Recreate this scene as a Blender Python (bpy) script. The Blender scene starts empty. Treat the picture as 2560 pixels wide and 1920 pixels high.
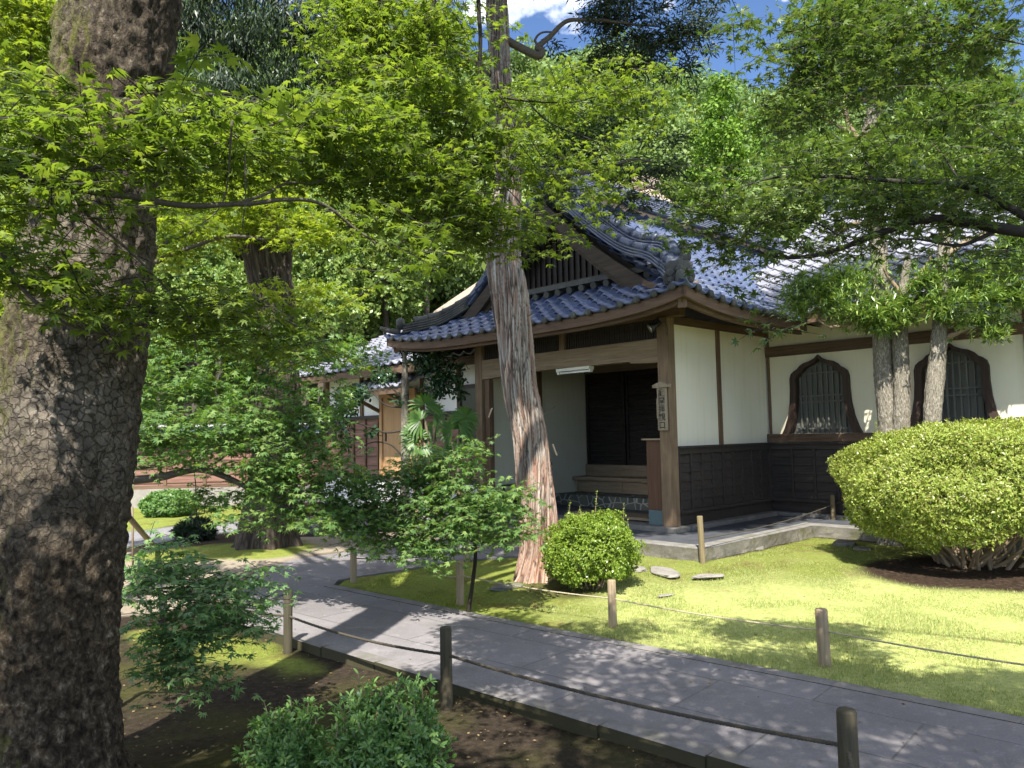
import bpy, math, random
import numpy as np
from mathutils import Matrix, Vector
from mathutils.geometry import tessellate_polygon

rng = np.random.default_rng(11)
random.seed(11)
SC = bpy.context.scene
COL = SC.collection
PI = math.pi

# ------------------------------------------------------------------ camera
F = 1923.0
EYE = np.array([0.0, 0.0, 1.55])
PITCH, ROLL = math.radians(3.73), math.radians(-1.15)
RM = Matrix.Rotation(PI / 2 + PITCH, 4, 'X') @ Matrix.Rotation(ROLL, 4, 'Z')
cd = bpy.data.cameras.new('camera')
cam = bpy.data.objects.new('camera', cd)
COL.objects.link(cam)
cam.matrix_world = Matrix.Translation(EYE) @ RM
cd.sensor_width = 36.0
cd.lens = 36.0 * F / 2560.0
cd.clip_start = 0.05
cd.clip_end = 2000.0
SC.camera = cam
RN = np.array(RM.to_3x3())

# ------------------------------------------------------------------ light
SUN_EL = math.radians(52)
SUN_AZ = math.radians(187)          # clockwise from +Y: behind the camera, a little to the left
sun_dir = Vector((math.sin(SUN_AZ) * math.cos(SUN_EL), math.cos(SUN_AZ) * math.cos(SUN_EL), math.sin(SUN_EL)))
w = bpy.data.worlds.new("World")
SC.world = w
w.use_nodes = True
wn = w.node_tree
for n in list(wn.nodes):
    wn.nodes.remove(n)
wo = wn.nodes.new('ShaderNodeOutputWorld')
wb = wn.nodes.new('ShaderNodeBackground')
sky = wn.nodes.new('ShaderNodeTexSky')
sky.sky_type = 'NISHITA'
sky.sun_disc = False
sky.sun_elevation = SUN_EL
sky.sun_rotation = SUN_AZ
sky.air_density = 0.65
sky.dust_density = 0.0
sky.ozone_density = 5.0
wb.inputs['Strength'].default_value = 0.11
# clouds: soft cumulus patches mixed over the clear sky
tc = wn.nodes.new('ShaderNodeTexCoord')
mp = wn.nodes.new('ShaderNodeMapping')
mp.inputs['Scale'].default_value = (1.0, 1.0, 1.6)
mp.inputs['Location'].default_value = (0.35, 0.0, 0.1)
nz = wn.nodes.new('ShaderNodeTexNoise')
nz.inputs['Scale'].default_value = 3.2
nz.inputs['Detail'].default_value = 7.0
nz.inputs['Roughness'].default_value = 0.55
cr = wn.nodes.new('ShaderNodeValToRGB')
cr.color_ramp.elements[0].position = 0.515
cr.color_ramp.elements[1].position = 0.60
mx = wn.nodes.new('ShaderNodeMix')
mx.data_type = 'RGBA'
mx.inputs[7].default_value = (13.0, 13.2, 13.8, 1)
wn.links.new(tc.outputs['Generated'], mp.inputs['Vector'])
wn.links.new(mp.outputs['Vector'], nz.inputs['Vector'])
wn.links.new(nz.outputs['Fac'], cr.inputs['Fac'])
wn.links.new(cr.outputs['Color'], mx.inputs[0])
wn.links.new(sky.outputs['Color'], mx.inputs[6])
wn.links.new(mx.outputs[2], wb.inputs['Color'])
wn.links.new(wb.outputs['Background'], wo.inputs['Surface'])
sl = bpy.data.lights.new('sun', 'SUN')
sl.energy = 5.0
sl.angle = math.radians(0.5)
sl.color = (1.0, 0.95, 0.86)
so = bpy.data.objects.new('sun', sl)
COL.objects.link(so)
so.rotation_euler = sun_dir.to_track_quat('Z', 'Y').to_euler()
so.location = (0, 0, 30)
SC.view_settings.view_transform = 'Standard'
SC.view_settings.look = 'None'
SC.view_settings.gamma = 1.0
SC.view_settings.exposure = 1.3
SC.cycles.max_bounces = 8
SC.cycles.diffuse_bounces = 4
SC.cycles.transmission_bounces = 4
SC.cycles.use_denoising = True

# ------------------------------------------------------------------ maths helpers
def ray(px, py):
    return RN @ np.array([(px - 1280) / F, -(py - 960) / F, -1.0])
def G(px, py, z=0.0):                       # point of the photograph on the level plane z
    d = ray(px, py)
    return EYE + d * ((z - EYE[2]) / d[2])
def D(px, py, y):                           # point of the photograph at a given depth
    d = ray(px, py)
    return EYE + d * (y / d[1])
def smooth(pts, k=6):
    P = np.array(pts, float)
    Q = np.vstack([2 * P[0] - P[1], P, 2 * P[-1] - P[-2]])
    out = []
    for i in range(1, len(Q) - 2):
        for t in np.linspace(0, 1, k, endpoint=False):
            a, b, c, d = Q[i - 1], Q[i], Q[i + 1], Q[i + 2]
            out.append(0.5 * (2 * b + (c - a) * t + (2 * a - 5 * b + 4 * c - d) * t * t + (3 * b - a - 3 * c + d) * t ** 3))
    out.append(P[-1])
    return np.array(out)
def sstep(a, b, x):
    t = np.clip((x - a) / (b - a), 0, 1)
    return t * t * (3 - 2 * t)
def _h(ix, iy, iz, s):
    n = (ix * 374761393 + iy * 668265263 + iz * 2147483647 + s * 1274126177) & 0x7fffffff
    n = ((n ^ (n >> 13)) * 1274126177) & 0x7fffffff
    n = ((n ^ (n >> 16)) * 668265263) & 0x7fffffff
    return (n & 0xffff) / 65535.0
def vnoise(p, s=0):
    p = np.asarray(p, float)
    i = np.floor(p).astype(np.int64)
    f = p - i
    f = f * f * (3 - 2 * f)
    r = 0
    for dx in (0, 1):
        for dy in (0, 1):
            for dz in (0, 1):
                wgt = (f[..., 0] if dx else 1 - f[..., 0]) * (f[..., 1] if dy else 1 - f[..., 1]) * (f[..., 2] if dz else 1 - f[..., 2])
                r = r + wgt * _h(i[..., 0] + dx, i[..., 1] + dy, i[..., 2] + dz, s)
    return r * 2 - 1
def fbm(p, s=0, o=4):
    p = np.asarray(p, float)
    r, a = 0, 1.0
    for k in range(o):
        r = r + a * vnoise(p * 2 ** k, s + k * 17)
        a *= 0.5
    return r
def nrm(v):
    return v / np.maximum(np.linalg.norm(v, axis=-1, keepdims=True), 1e-9)

# facade frame: x to the right along the porch front, y into the building
CX, CY = 2.06, 10.10
ANG = math.radians(-46.5)
CA, SA = math.cos(ANG), math.sin(ANG)
def LW(x, y, z=0.0):
    return np.array([CX + x * CA - y * SA, CY + x * SA + y * CA, z])
def WL(x, y):
    dx, dy = x - CX, y - CY
    return np.array([dx * CA + dy * SA, -dx * SA + dy * CA])
def LP(px, py, X=None, Y=None):             # photograph point on a local plane x=X or y=Y -> local coords
    d = ray(px, py)
    o = WL(0, 0); q = WL(d[0], d[1]) - o
    t = (X - o[0]) / q[0] if X is not None else (Y - o[1]) / q[1]
    return np.array([o[0] + t * q[0], o[1] + t * q[1], EYE[2] + t * d[2]])

# ------------------------------------------------------------------ object helpers
def tag(o, label=None, cat=None, group=None, kind=None):
    if label: o['label'] = label
    if cat: o['category'] = cat
    if group: o['group'] = group
    if kind: o['kind'] = kind
    return o
def empty(name, loc=(0, 0, 0), rz=0.0):
    o = bpy.data.objects.new(name, None)
    COL.objects.link(o)
    o.location = [float(v) for v in loc]
    o.rotation_euler = (0, 0, rz)
    o.empty_display_size = 0.2
    return o
def finish(name, me, mat, parent=None, sm=False, bevel=0.0):
    o = bpy.data.objects.new(name, me)
    COL.objects.link(o)
    if mat is not None:
        me.materials.append(mat)
    if sm:
        me.polygons.foreach_set('use_smooth', np.ones(len(me.polygons), bool))
    if parent is not None:
        o.parent = parent
    if bevel:
        m = o.modifiers.new('bevel', 'BEVEL')
        m.width = bevel; m.segments = 2; m.limit_method = 'ANGLE'
    return o
class MB:
    def __init__(self):
        self.v, self.f = [], []
    def add(self, vs, fs):
        b = len(self.v)
        self.v.extend([tuple(map(float, p)) for p in vs])
        self.f.extend([tuple(b + i for i in f) for f in fs])
        return self
    def box(self, x0, x1, y0, y1, z0, z1):
        vs = [(x0, y0, z0), (x1, y0, z0), (x1, y1, z0), (x0, y1, z0), (x0, y0, z1), (x1, y0, z1), (x1, y1, z1), (x0, y1, z1)]
        return self.add(vs, [(0, 3, 2, 1), (4, 5, 6, 7), (0, 1, 5, 4), (1, 2, 6, 5), (2, 3, 7, 6), (3, 0, 4, 7)])
    def beam(self, a, b, w, h, up=(0, 0, 1)):           # square bar between two points
        a, b, up = np.array(a, float), np.array(b, float), np.array(up, float)
        t = nrm(b - a); s = nrm(np.cross(t, up)); u = np.cross(s, t)
        vs = []
        for p in (a, b):
            for i, j in ((-1, -1), (1, -1), (1, 1), (-1, 1)):
                vs.append(p + s * i * w / 2 + u * j * h / 2)
        return self.add(vs, [(3, 2, 1, 0), (4, 5, 6, 7), (0, 1, 5, 4), (1, 2, 6, 5), (2, 3, 7, 6), (3, 0, 4, 7)])
    def prism(self, pts, ax, t0, t1):                    # polygon extruded along axis ax
        n = len(pts)
        def at(p, t):
            return {'z': (p[0], p[1], t), 'y': (p[0], t, p[1]), 'x': (t, p[0], p[1])}[ax]
        vs = [at(p, t0) for p in pts] + [at(p, t1) for p in pts]
        tri = tessellate_polygon([[Vector((p[0], p[1], 0)) for p in pts]])
        fs = [tuple(t) for t in tri] + [tuple(n + i for i in reversed(t)) for t in tri]
        fs += [(i, (i + 1) % n, n + (i + 1) % n, n + i) for i in range(n)]
        return self.add(vs, fs)
    def tube(self, pts, rad, n=8, cap=True):
        P = np.array(pts, float)
        r = np.broadcast_to(np.array(rad, float), (len(P),))
        T = nrm(np.gradient(P, axis=0))
        u = np.array([1.0, 0, 0]) if abs(T[0][0]) < .8 else np.array([0, 1.0, 0])
        vs = []
        for p, t, q in zip(P, T, r):
            u = u - t * np.dot(u, t); u = u / np.linalg.norm(u)
            v = np.cross(t, u)
            for k in range(n):
                a = 2 * PI * k / n
                vs.append(p + q * (u * math.cos(a) + v * math.sin(a)))
        fs = []
        for i in range(len(P) - 1):
            for k in range(n):
                k2 = (k + 1) % n
                fs.append((i * n + k, i * n + k2, (i + 1) * n + k2, (i + 1) * n + k))
        if cap:
            fs.append(tuple(reversed(range(n))))
            fs.append(tuple((len(P) - 1) * n + k for k in range(n)))
        return self.add(vs, fs)
    def lathe(self, c, prof, n=16, axis=(0, 0, 1)):
        c = np.array(c, float); ax = nrm(np.array(axis, float))
        u = nrm(np.cross(ax, (0.3, 1, 0.2))); v = np.cross(ax, u)
        vs = []
        for r, z in prof:
            for k in range(n):
                a = 2 * PI * k / n
                vs.append(c + ax * z + r * (u * math.cos(a) + v * math.sin(a)))
        fs = []
        for i in range(len(prof) - 1):
            for k in range(n):
                k2 = (k + 1) % n
                fs.append((i * n + k, i * n + k2, (i + 1) * n + k2, (i + 1) * n + k))
        fs.append(tuple(reversed(range(n))))
        fs.append(tuple((len(prof) - 1) * n + k for k in range(n)))
        return self.add(vs, fs)
    def mesh(self, name):
        me = bpy.data.meshes.new(name)
        me.from_pydata(self.v, [], self.f)
        me.update()
        return me
    def build(self, name, mat, parent=None, sm=False, bevel=0.0):
        return finish(name, self.mesh(name), mat, parent, sm, bevel)
def np_mesh(name, V, Fc):
    """V (n,3), Fc (m,k) faces all with k corners."""
    me = bpy.data.meshes.new(name)
    V = np.ascontiguousarray(V, np.float32)
    Fc = np.ascontiguousarray(Fc, np.int32)
    m, k = Fc.shape
    me.vertices.add(len(V)); me.vertices.foreach_set('co', V.ravel())
    me.loops.add(m * k); me.loops.foreach_set('vertex_index', Fc.ravel())
    me.polygons.add(m)
    me.polygons.foreach_set('loop_start', np.arange(0, m * k, k, dtype=np.int32))
    me.update(calc_edges=True)
    return me
def grid_faces(nx, ny):
    i = np.arange(nx - 1)[:, None] * ny + np.arange(ny - 1)[None, :]
    return np.stack([i, i + ny, i + ny + 1, i + 1], -1).reshape(-1, 4)
def attr(me, name, a):
    a = np.asarray(a, np.float32)
    if a.ndim == 1:
        at = me.attributes.new(name, 'FLOAT', 'POINT'); at.data.foreach_set('value', a)
    else:
        at = me.attributes.new(name, 'FLOAT_VECTOR', 'POINT'); at.data.foreach_set('vector', np.ascontiguousarray(a).ravel())

# leaf templates: (verts, faces)
def maple_tpl(lobes=((-82, .58), (-41, .86), (0, 1.0), (41, .86), (82, .58)), inner=.37):
    vs = [(0.0, 0.0, 0.0)]
    fs = []
    n = len(lobes)
    ang = [l[0] for l in lobes]
    cuts = [ang[0] - 32] + [(ang[i] + ang[i + 1]) / 2 for i in range(n - 1)] + [ang[-1] + 32]
    for k, c in enumerate(cuts):
        r = inner * (0.55 if k in (0, n) else 1)
        vs.append((r * math.cos(math.radians(c)), r * math.sin(math.radians(c)), 0.02))
    for k, (a, l) in enumerate(lobes):
        vs.append((l * math.cos(math.radians(a)), l * math.sin(math.radians(a)), -0.16 * l))
        fs.append((0, 1 + k, 2 + k)); fs.append((1 + k, n + 2 + k, 2 + k))
    return np.array(vs), np.array(fs)
MAPLE = maple_tpl()
OVAL = (np.array([(0, 0, 0), (.38, .24, .05), (.38, -.24, .05), (.75, .2, .03), (.75, -.2, .03), (1, 0, -.06)]),
        np.array([(0, 2, 1), (1, 2, 4), (1, 4, 3), (3, 4, 5)]))
LANCE = (np.array([(0, 0, 0), (.45, .1, .03), (1, 0, -.08), (.45, -.1, .03)]), np.array([(0, 3, 2, 1)]))
NAR = (np.array([(0, 0, 0), (.5, .19, .04), (1, 0, -.06), (.5, -.19, .04)]), np.array([(0, 3, 2, 1)]))
RHOMB = (np.array([(0, 0, 0), (.5, .3, .04), (1, 0, -.05), (.5, -.3, .04)]), np.array([(0, 3, 2, 1)]))
def leaf_mesh(name, tpl, pos, xd, nd, s):
    tv, tf = tpl
    pos = np.asarray(pos, float); N = len(pos)
    xd = nrm(np.asarray(xd, float)); nd = np.asarray(nd, float)
    nd = nrm(nd - xd * np.sum(nd * xd, 1, keepdims=True))
    yd = np.cross(nd, xd)
    s = np.broadcast_to(np.asarray(s, float), (N,))[:, None, None]
    V = pos[:, None, :] + s * (tv[None, :, 0:1] * xd[:, None] + tv[None, :, 1:2] * yd[:, None] + tv[None, :, 2:3] * nd[:, None])
    Fc = tf[None] + (np.arange(N) * len(tv))[:, None, None]
    return np_mesh(name, V.reshape(-1, 3), Fc.reshape(-1, tf.shape[1]))
def rdir(n, zs=1.0):
    v = rng.normal(size=(n, 3)); v[:, 2] *= zs
    return nrm(v)
def inball(n, shell=0.0):
    v = rdir(n)
    r = (shell + (1 - shell) * rng.random(n)) ** (1 / 3 if shell < .5 else .7)
    return v * r[:, None]
# ------------------------------------------------------------------ materials
class NT:
    def __init__(self, name):
        self.m = bpy.data.materials.new(name)
        self.m.use_nodes = True
        self.t = self.m.node_tree
        self.b = self.t.nodes['Principled BSDF']
        self.out = self.t.nodes['Material Output']
    def n(self, typ, **kw):
        nd = self.t.nodes.new('ShaderNode' + typ)
        for k, v in kw.items():
            setattr(nd, k, v)
        return nd
    def l(self, a, b):
        self.t.links.new(a, b)
    def coord(self, kind='Object', scale=(1, 1, 1), rot=(0, 0, 0), attr_name=None):
        mp = self.n('Mapping')
        mp.inputs['Scale'].default_value = scale
        mp.inputs['Rotation'].default_value = rot
        if attr_name:
            a = self.n('Attribute', attribute_name=attr_name)
            self.l(a.outputs['Vector'], mp.inputs['Vector'])
        else:
            c = self.n('TexCoord')
            self.l(c.outputs[kind], mp.inputs['Vector'])
        return mp.outputs['Vector']
    def noise(self, vec, scale, detail=4.0, rough=.55, dist=0.0):
        nd = self.n('TexNoise')
        nd.inputs['Scale'].default_value = scale
        nd.inputs['Detail'].default_value = detail
        nd.inputs['Roughness'].default_value = rough
        nd.inputs['Distortion'].default_value = dist
        if vec is not None: self.l(vec, nd.inputs['Vector'])
        return nd.outputs['Fac']
    def vor(self, vec, scale, feature='F1', rand=1.0):
        nd = self.n('TexVoronoi', feature=feature)
        nd.inputs['Scale'].default_value = scale
        nd.inputs['Randomness'].default_value = rand
        if vec is not None: self.l(vec, nd.inputs['Vector'])
        return nd
    def ramp(self, fac, stops, interp='LINEAR'):
        nd = self.n('ValToRGB')
        e = nd.color_ramp.elements
        nd.color_ramp.interpolation = interp
        while len(e) > len(stops): e.remove(e[-1])
        while len(e) < len(stops): e.new(0.5)
        for el, (p, c) in zip(e, stops):
            el.position = p
            el.color = (c, c, c, 1) if isinstance(c, (int, float)) else (*c, 1)
        self.l(fac, nd.inputs['Fac'])
        return nd.outputs['Color']
    def mix(self, fac, a, b, mode='MIX'):
        nd = self.n('Mix', data_type='RGBA', blend_type=mode)
        for s, v in ((0, fac), (6, a), (7, b)):
            if hasattr(v, 'is_linked'): self.l(v, nd.inputs[s])
            elif isinstance(v, (int, float)): nd.inputs[s].default_value = v if s == 0 else (v, v, v, 1)
            else: nd.inputs[s].default_value = (*v, 1)
        return nd.outputs[2]
    def math(self, op, a, b=0.0):
        nd = self.n('Math', operation=op)
        for i, v in enumerate((a, b)):
            if hasattr(v, 'is_linked'): self.l(v, nd.inputs[i])
            else: nd.inputs[i].default_value = v
        return nd.outputs[0]
    def bump(self, h, strength=.4, dist=.02, prev=None):
        nd = self.n('Bump')
        nd.inputs['Strength'].default_value = strength
        nd.inputs['Distance'].default_value = dist
        self.l(h, nd.inputs['Height'])
        if prev is not None: self.l(prev, nd.inputs['Normal'])
        self.l(nd.outputs['Normal'], self.b.inputs['Normal'])
        return nd.outputs['Normal']
    def col(self, c):
        if hasattr(c, 'is_linked'): self.l(c, self.b.inputs['Base Color'])
        else: self.b.inputs['Base Color'].default_value = (*c, 1)
    def rough(self, r):
        if hasattr(r, 'is_linked'): self.l(r, self.b.inputs['Roughness'])
        else: self.b.inputs['Roughness'].default_value = r
    def spec(self, s):
        self.b.inputs['Specular IOR Level'].default_value = s

def leaf_mat(name, cols, trans=.35, tcol=None, rough=.45, spec=.35, objrand=0.0):
    k = NT(name)
    g = k.n('NewGeometry')
    n = len(cols)
    c = k.ramp(g.outputs['Random Per Island'], [(i / max(n - 1, 1), q) for i, q in enumerate(cols)])
    if objrand:
        oi = k.n('ObjectInfo')
        c = k.mix(.5, c, k.ramp(oi.outputs['Random'], [(0, (.07, .11, .03)), (.3, (.17, .23, .065)), (.55, (.10, .18, .045)), (.8, (.23, .27, .09)), (1, (.13, .24, .04))]))
    k.col(c); k.rough(rough); k.spec(spec)
    t = k.n('BsdfTranslucent')
    k.l(k.mix(1.0, c, tcol or (1.5, 1.7, .6), 'MULTIPLY'), t.inputs['Color'])
    ms = k.n('MixShader'); ms.inputs[0].default_value = trans
    k.l(k.b.outputs[0], ms.inputs[1]); k.l(t.outputs[0], ms.inputs[2])
    k.l(ms.outputs[0], k.out.inputs['Surface'])
    return k.m
def wood(name, c1, c2, axis='x', rough=.7, bump=.25, fine=1.0, dirt=0.0):
    k = NT(name)
    s = {'x': (.6, 9, 9), 'y': (9, .6, 9), 'z': (9, 9, .6)}[axis]
    v = k.coord('Object', tuple(q * fine for q in s))
    a = k.noise(v, 3.0, 6, .65, .6)
    b = k.noise(k.coord('Object', (1, 1, 1)), 1.3, 3)
    c = k.ramp(a, [(.32, c1), (.68, c2)])
    c = k.mix(k.ramp(b, [(.35, 0.0), (.75, .35 + dirt)]), c, tuple(q * .55 for q in c1))
    k.col(c); k.rough(rough); k.spec(.25)
    k.bump(a, bump, .01)
    return k.m
def plain(name, c, rough=.5, metal=0.0, nb=0.0, ns=40.0):
    k = NT(name)
    f = k.noise(k.coord(), ns, 3)
    k.col(k.mix(f, tuple(q * .8 for q in c), tuple(min(1, q * 1.15) for q in c)))
    k.rough(rough); k.b.inputs['Metallic'].default_value = metal
    if nb: k.bump(f, nb, .01)
    return k.m

M = {}
# leaves
M['maple_near'] = leaf_mat('maple_leaf_near', [(0.085, 0.135, 0.026), (0.12, 0.178, 0.034), (0.155, 0.215, 0.044), (0.2, 0.25, 0.056)], .5, (1.6, 1.65, .6), .5, .25)
M['maple_mid'] = leaf_mat('maple_leaf_mid', [(0.075, 0.145, 0.044), (0.105, 0.195, 0.056), (0.14, 0.23, 0.068), (0.2, 0.28, 0.085)], .4, (1.5, 1.6, .6), .45, .3)
M['maple_blue'] = leaf_mat('maple_leaf_bluish', [(0.085, 0.165, 0.07), (0.12, 0.22, 0.085), (0.155, 0.26, 0.095), (0.2, 0.3, 0.105)], .35, (1.3, 1.6, .7), .4, .35)
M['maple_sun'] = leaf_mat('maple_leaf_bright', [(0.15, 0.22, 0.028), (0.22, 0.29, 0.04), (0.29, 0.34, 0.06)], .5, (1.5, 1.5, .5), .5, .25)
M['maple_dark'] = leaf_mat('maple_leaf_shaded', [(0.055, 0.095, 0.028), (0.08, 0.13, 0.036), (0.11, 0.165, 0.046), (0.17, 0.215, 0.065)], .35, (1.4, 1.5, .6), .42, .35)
M['podo'] = leaf_mat('podocarpus_leaf', [(0.075, 0.14, 0.032), (0.115, 0.195, 0.044), (0.17, 0.26, 0.06), (0.27, 0.33, 0.09)], .25, (1.4, 1.5, .6), .32, .5)
M['podo_dark'] = leaf_mat('dark_narrow_leaf', [(0.014, 0.03, 0.016), (0.024, 0.044, 0.02), (0.05, 0.075, 0.035)], .2, None, .4, .4)
M['cypress'] = leaf_mat('cypress_leaf', [(0.016, 0.03, 0.014), (0.026, 0.042, 0.018), (0.042, 0.06, 0.026)], .15, None, .5, .3)
M['azalea'] = leaf_mat('azalea_leaf', [(0.15, 0.22, 0.03), (0.22, 0.3, 0.045), (0.29, 0.36, 0.065), (0.37, 0.41, 0.1), (0.2, 0.17, 0.07)], .28, (1.4, 1.4, .5), .38, .45)
M['boxwood'] = leaf_mat('box_leaf', [(0.12, 0.2, 0.025), (0.18, 0.27, 0.035), (0.26, 0.33, 0.045)], .3, (1.4, 1.4, .5), .35, .45)
M['shrub'] = leaf_mat('shrub_leaf', [(0.085, 0.165, 0.05), (0.12, 0.23, 0.065), (0.18, 0.29, 0.08)], .3, (1.4, 1.5, .6), .35, .45)
M['camellia'] = leaf_mat('camellia_leaf', [(0.0156, 0.0455, 0.0182), (0.026, 0.065, 0.0234), (0.0455, 0.091, 0.0286)], .15, None, .25, .6)
M['palm'] = leaf_mat('palm_leaf', [(0.05, 0.12, 0.02), (0.08, 0.18, 0.028), (0.12, 0.22, 0.035)], .35, (1.4, 1.6, .5), .4, .4)
M['hill_leaf'] = leaf_mat('hillside_leaf', [(0.07, 0.14, 0.03), (0.12, 0.2, 0.045), (0.19, 0.26, 0.07)], .25, (1.3, 1.3, .7), .5, .3, objrand=1)
M['cedar'] = leaf_mat('cedar_leaf', [(0.08, 0.16, 0.018), (0.12, 0.22, 0.025), (0.18, 0.28, 0.035)], .2, (1.3, 1.3, .5), .6, .2)
M['bush_bright'] = leaf_mat('sunny_shrub_leaf', [(0.0945, 0.18, 0.0375), (0.1733, 0.255, 0.06), (0.2678, 0.33, 0.09)], .3, (1.4, 1.4, .6), .4, .4)
M['grass'] = leaf_mat('grass_blade', [(0.19, 0.26, 0.075), (0.27, 0.33, 0.1), (0.36, 0.38, 0.15), (0.46, 0.44, 0.22)], .3, (1.3, 1.3, .6), .55, .25)
M['moss_tuft'] = leaf_mat('moss_tuft', [(0.12, 0.17, 0.03), (0.18, 0.22, 0.04), (0.25, 0.26, 0.055)], .2, (1.2, 1.2, .4), .8, .1)
M['litter'] = leaf_mat('fallen_leaf', [(.10, .06, .03), (.2, .13, .06), (.3, .24, .12), (.12, .05, .025)], .1, None, .7, .2)

def bark(name, cols, vec_scale, nscale=1.0, crack=None, bump=.8, dist=.03, moss=None, lit_patch=None, rough=.85):
    k = NT(name)
    v = k.coord(attr_name='bark', scale=vec_scale)
    a = k.noise(v, nscale, 8, .68, .4)
    c = k.ramp(a, cols)
    h = a
    if crack:
        vd = k.coord(attr_name='bark', scale=crack[0])
        wob = k.n('VectorMath', operation='ADD')
        nv = k.n('TexNoise'); nv.inputs['Scale'].default_value = crack[1] * .9; nv.inputs['Detail'].default_value = 6.0; nv.inputs['Roughness'].default_value = .7; k.l(vd, nv.inputs['Vector'])
        sc = k.n('VectorMath', operation='SCALE'); sc.inputs['Scale'].default_value = .8 / crack[1]
        k.l(nv.outputs['Color'], sc.inputs[0]); k.l(vd, wob.inputs[0]); k.l(sc.outputs[0], wob.inputs[1])
        v1 = k.vor(wob.outputs[0], crack[1], 'F1', .85); v2 = k.vor(wob.outputs[0], crack[1], 'F2', .85)
        v1.distance = v2.distance = 'CHEBYCHEV' if False else 'MANHATTAN'
        e = k.math('SUBTRACT', v2.outputs['Distance'], v1.outputs['Distance'])
        plate = k.ramp(e, [(0.0, 0.0), (.05, .55), (.20, 1.0)])
        cell = k.vor(wob.outputs[0], crack[1], 'F1').outputs['Color']
        pc = k.mix(k.math('MULTIPLY', k.ramp(cell, [(0, 0.0), (1, 1.0)]), .5), lit_patch[0], lit_patch[1])
        pc = k.mix(k.ramp(a, [(.4, .35), (.65, 0.0)]), pc, tuple(q * .4 for q in lit_patch[0]))
        brk = k.ramp(k.noise(k.coord(attr_name='bark', scale=(1, 1, .5)), 9, 5, .7), [(.50, 0.0), (.74, .12)])
        c = k.mix(plate, k.mix(brk, c, (.018, .014, .010)), c)
        pc = k.mix(plate, k.mix(k.ramp(k.noise(k.coord(attr_name='bark'), 12, 5, .7), [(.35, .25), (.6, 1.0)]), pc, (.055, .046, .036)), pc)
        pm = k.ramp(k.noise(k.coord(attr_name='bark', scale=(1, 1, .8)), 1.7, 5, .6), [(lit_patch[2] - .05, 0.0), (lit_patch[2] + .12, 1.0)])
        if lit_patch[3]:
            # paler plates between two heights: a sunlit patch put into the bark colour
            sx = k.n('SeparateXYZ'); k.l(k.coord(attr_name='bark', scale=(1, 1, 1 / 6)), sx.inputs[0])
            pm = k.math('MULTIPLY', pm, k.ramp(sx.outputs['Z'], lit_patch[3]))
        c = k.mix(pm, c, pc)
        h = k.math('ADD', k.math('MULTIPLY', k.math('MULTIPLY', plate, k.math('ADD', k.math('MULTIPLY', pm, .75), .12)), 1.0), k.math('MULTIPLY', a, 1.1))
    if crack:
        c = k.mix(1.0, c, k.ramp(k.noise(k.coord(attr_name='bark', scale=(1, 1, .6)), 5.5, 9, .72), [(.3, .45), (.52, .95), (.7, 1.35)]), 'MULTIPLY')
    if moss:
        mm = k.ramp(k.noise(k.coord(attr_name='bark', scale=(1, 1, .5)), 2.2, 6, .65), [(moss[1], 0.0), (moss[1] + .16, 1.0)])
        sx = k.n('SeparateXYZ'); g = k.n('NewGeometry'); k.l(g.outputs['Normal'], sx.inputs[0])
        side = k.ramp(sx.outputs['X'], [(0.0, 0.0), (1.0, 0.0)])
        sidef = k.math('MULTIPLY_ADD', sx.outputs['X'], -1.0)
        sidef.node.inputs[2].default_value = -.15
        mm = k.math('MINIMUM', k.math('MAXIMUM', k.math('ADD', mm, sidef), 0.0), .9)
        c = k.mix(mm, c, moss[0])
    k.col(c); k.rough(rough); k.spec(.2)
    k.bump(h, bump, dist)
    return k.m
M['bark_big'] = bark('bark_mossy_plated', [(.36, (.013, .009, .006)), (.48, (.052, .038, .024)), (.58, (.105, .080, .053)), (.68, (.24, .205, .155))], (1, 1, .6), 46.0,
                     crack=((1, 1, .8), 33.0), lit_patch=((.19, .16, .125), (.29, .255, .205), .46, [(0.0, 0.0), (.17, 0.0), (.26, 1.0), (.41, 1.0), (.5, .25), (1.0, 0.2)]), moss=((.115, .12, .02), .50), bump=1.0, dist=.02)
M['bark_cypress'] = bark('bark_peeling_red', [(.28, (.035, .026, .02)), (.38, (.15, .10, .072)), (.45, (.33, .215, .16)), (.50, (.26, .225, .19)), (.57, (.40, .365, .315)), (.72, (.56, .53, .475))], (16, 16, .95), 2.0, bump=1.0, dist=.025)
kz = M['bark_cypress'].node_tree
a1 = kz.nodes.new('ShaderNodeAttribute'); a1.attribute_name = 'bark'
s1 = kz.nodes.new('ShaderNodeSeparateXYZ'); kz.links.new(a1.outputs['Vector'], s1.inputs[0])
n1_ = kz.nodes.new('ShaderNodeTexNoise'); n1_.inputs['Scale'].default_value = 3.0; n1_.inputs['Detail'].default_value = 4; kz.links.new(a1.outputs['Vector'], n1_.inputs['Vector'])
m1 = kz.nodes.new('ShaderNodeMath'); m1.operation = 'MULTIPLY_ADD'; m1.inputs[1].default_value = -.30; kz.links.new(s1.outputs['Z'], m1.inputs[0]); kz.links.new(n1_.outputs['Fac'], m1.inputs[2])
r1 = kz.nodes.new('ShaderNodeValToRGB'); r1.color_ramp.elements[0].position = .0; r1.color_ramp.elements[1].position = .35; kz.links.new(m1.outputs[0], r1.inputs['Fac'])
x1 = kz.nodes.new('ShaderNodeMix'); x1.data_type = 'RGBA'; x1.blend_type = 'MULTIPLY'; x1.inputs[7].default_value = (1.08, .86, .77, 1)
bs = kz.nodes['Principled BSDF'].inputs['Base Color']; src = bs.links[0].from_socket
kz.links.new(r1.outputs['Color'], x1.inputs[0]); kz.links.new(src, x1.inputs[6]); kz.links.new(x1.outputs[2], bs)
tt_ = M['bark_cypress'].node_tree
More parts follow.
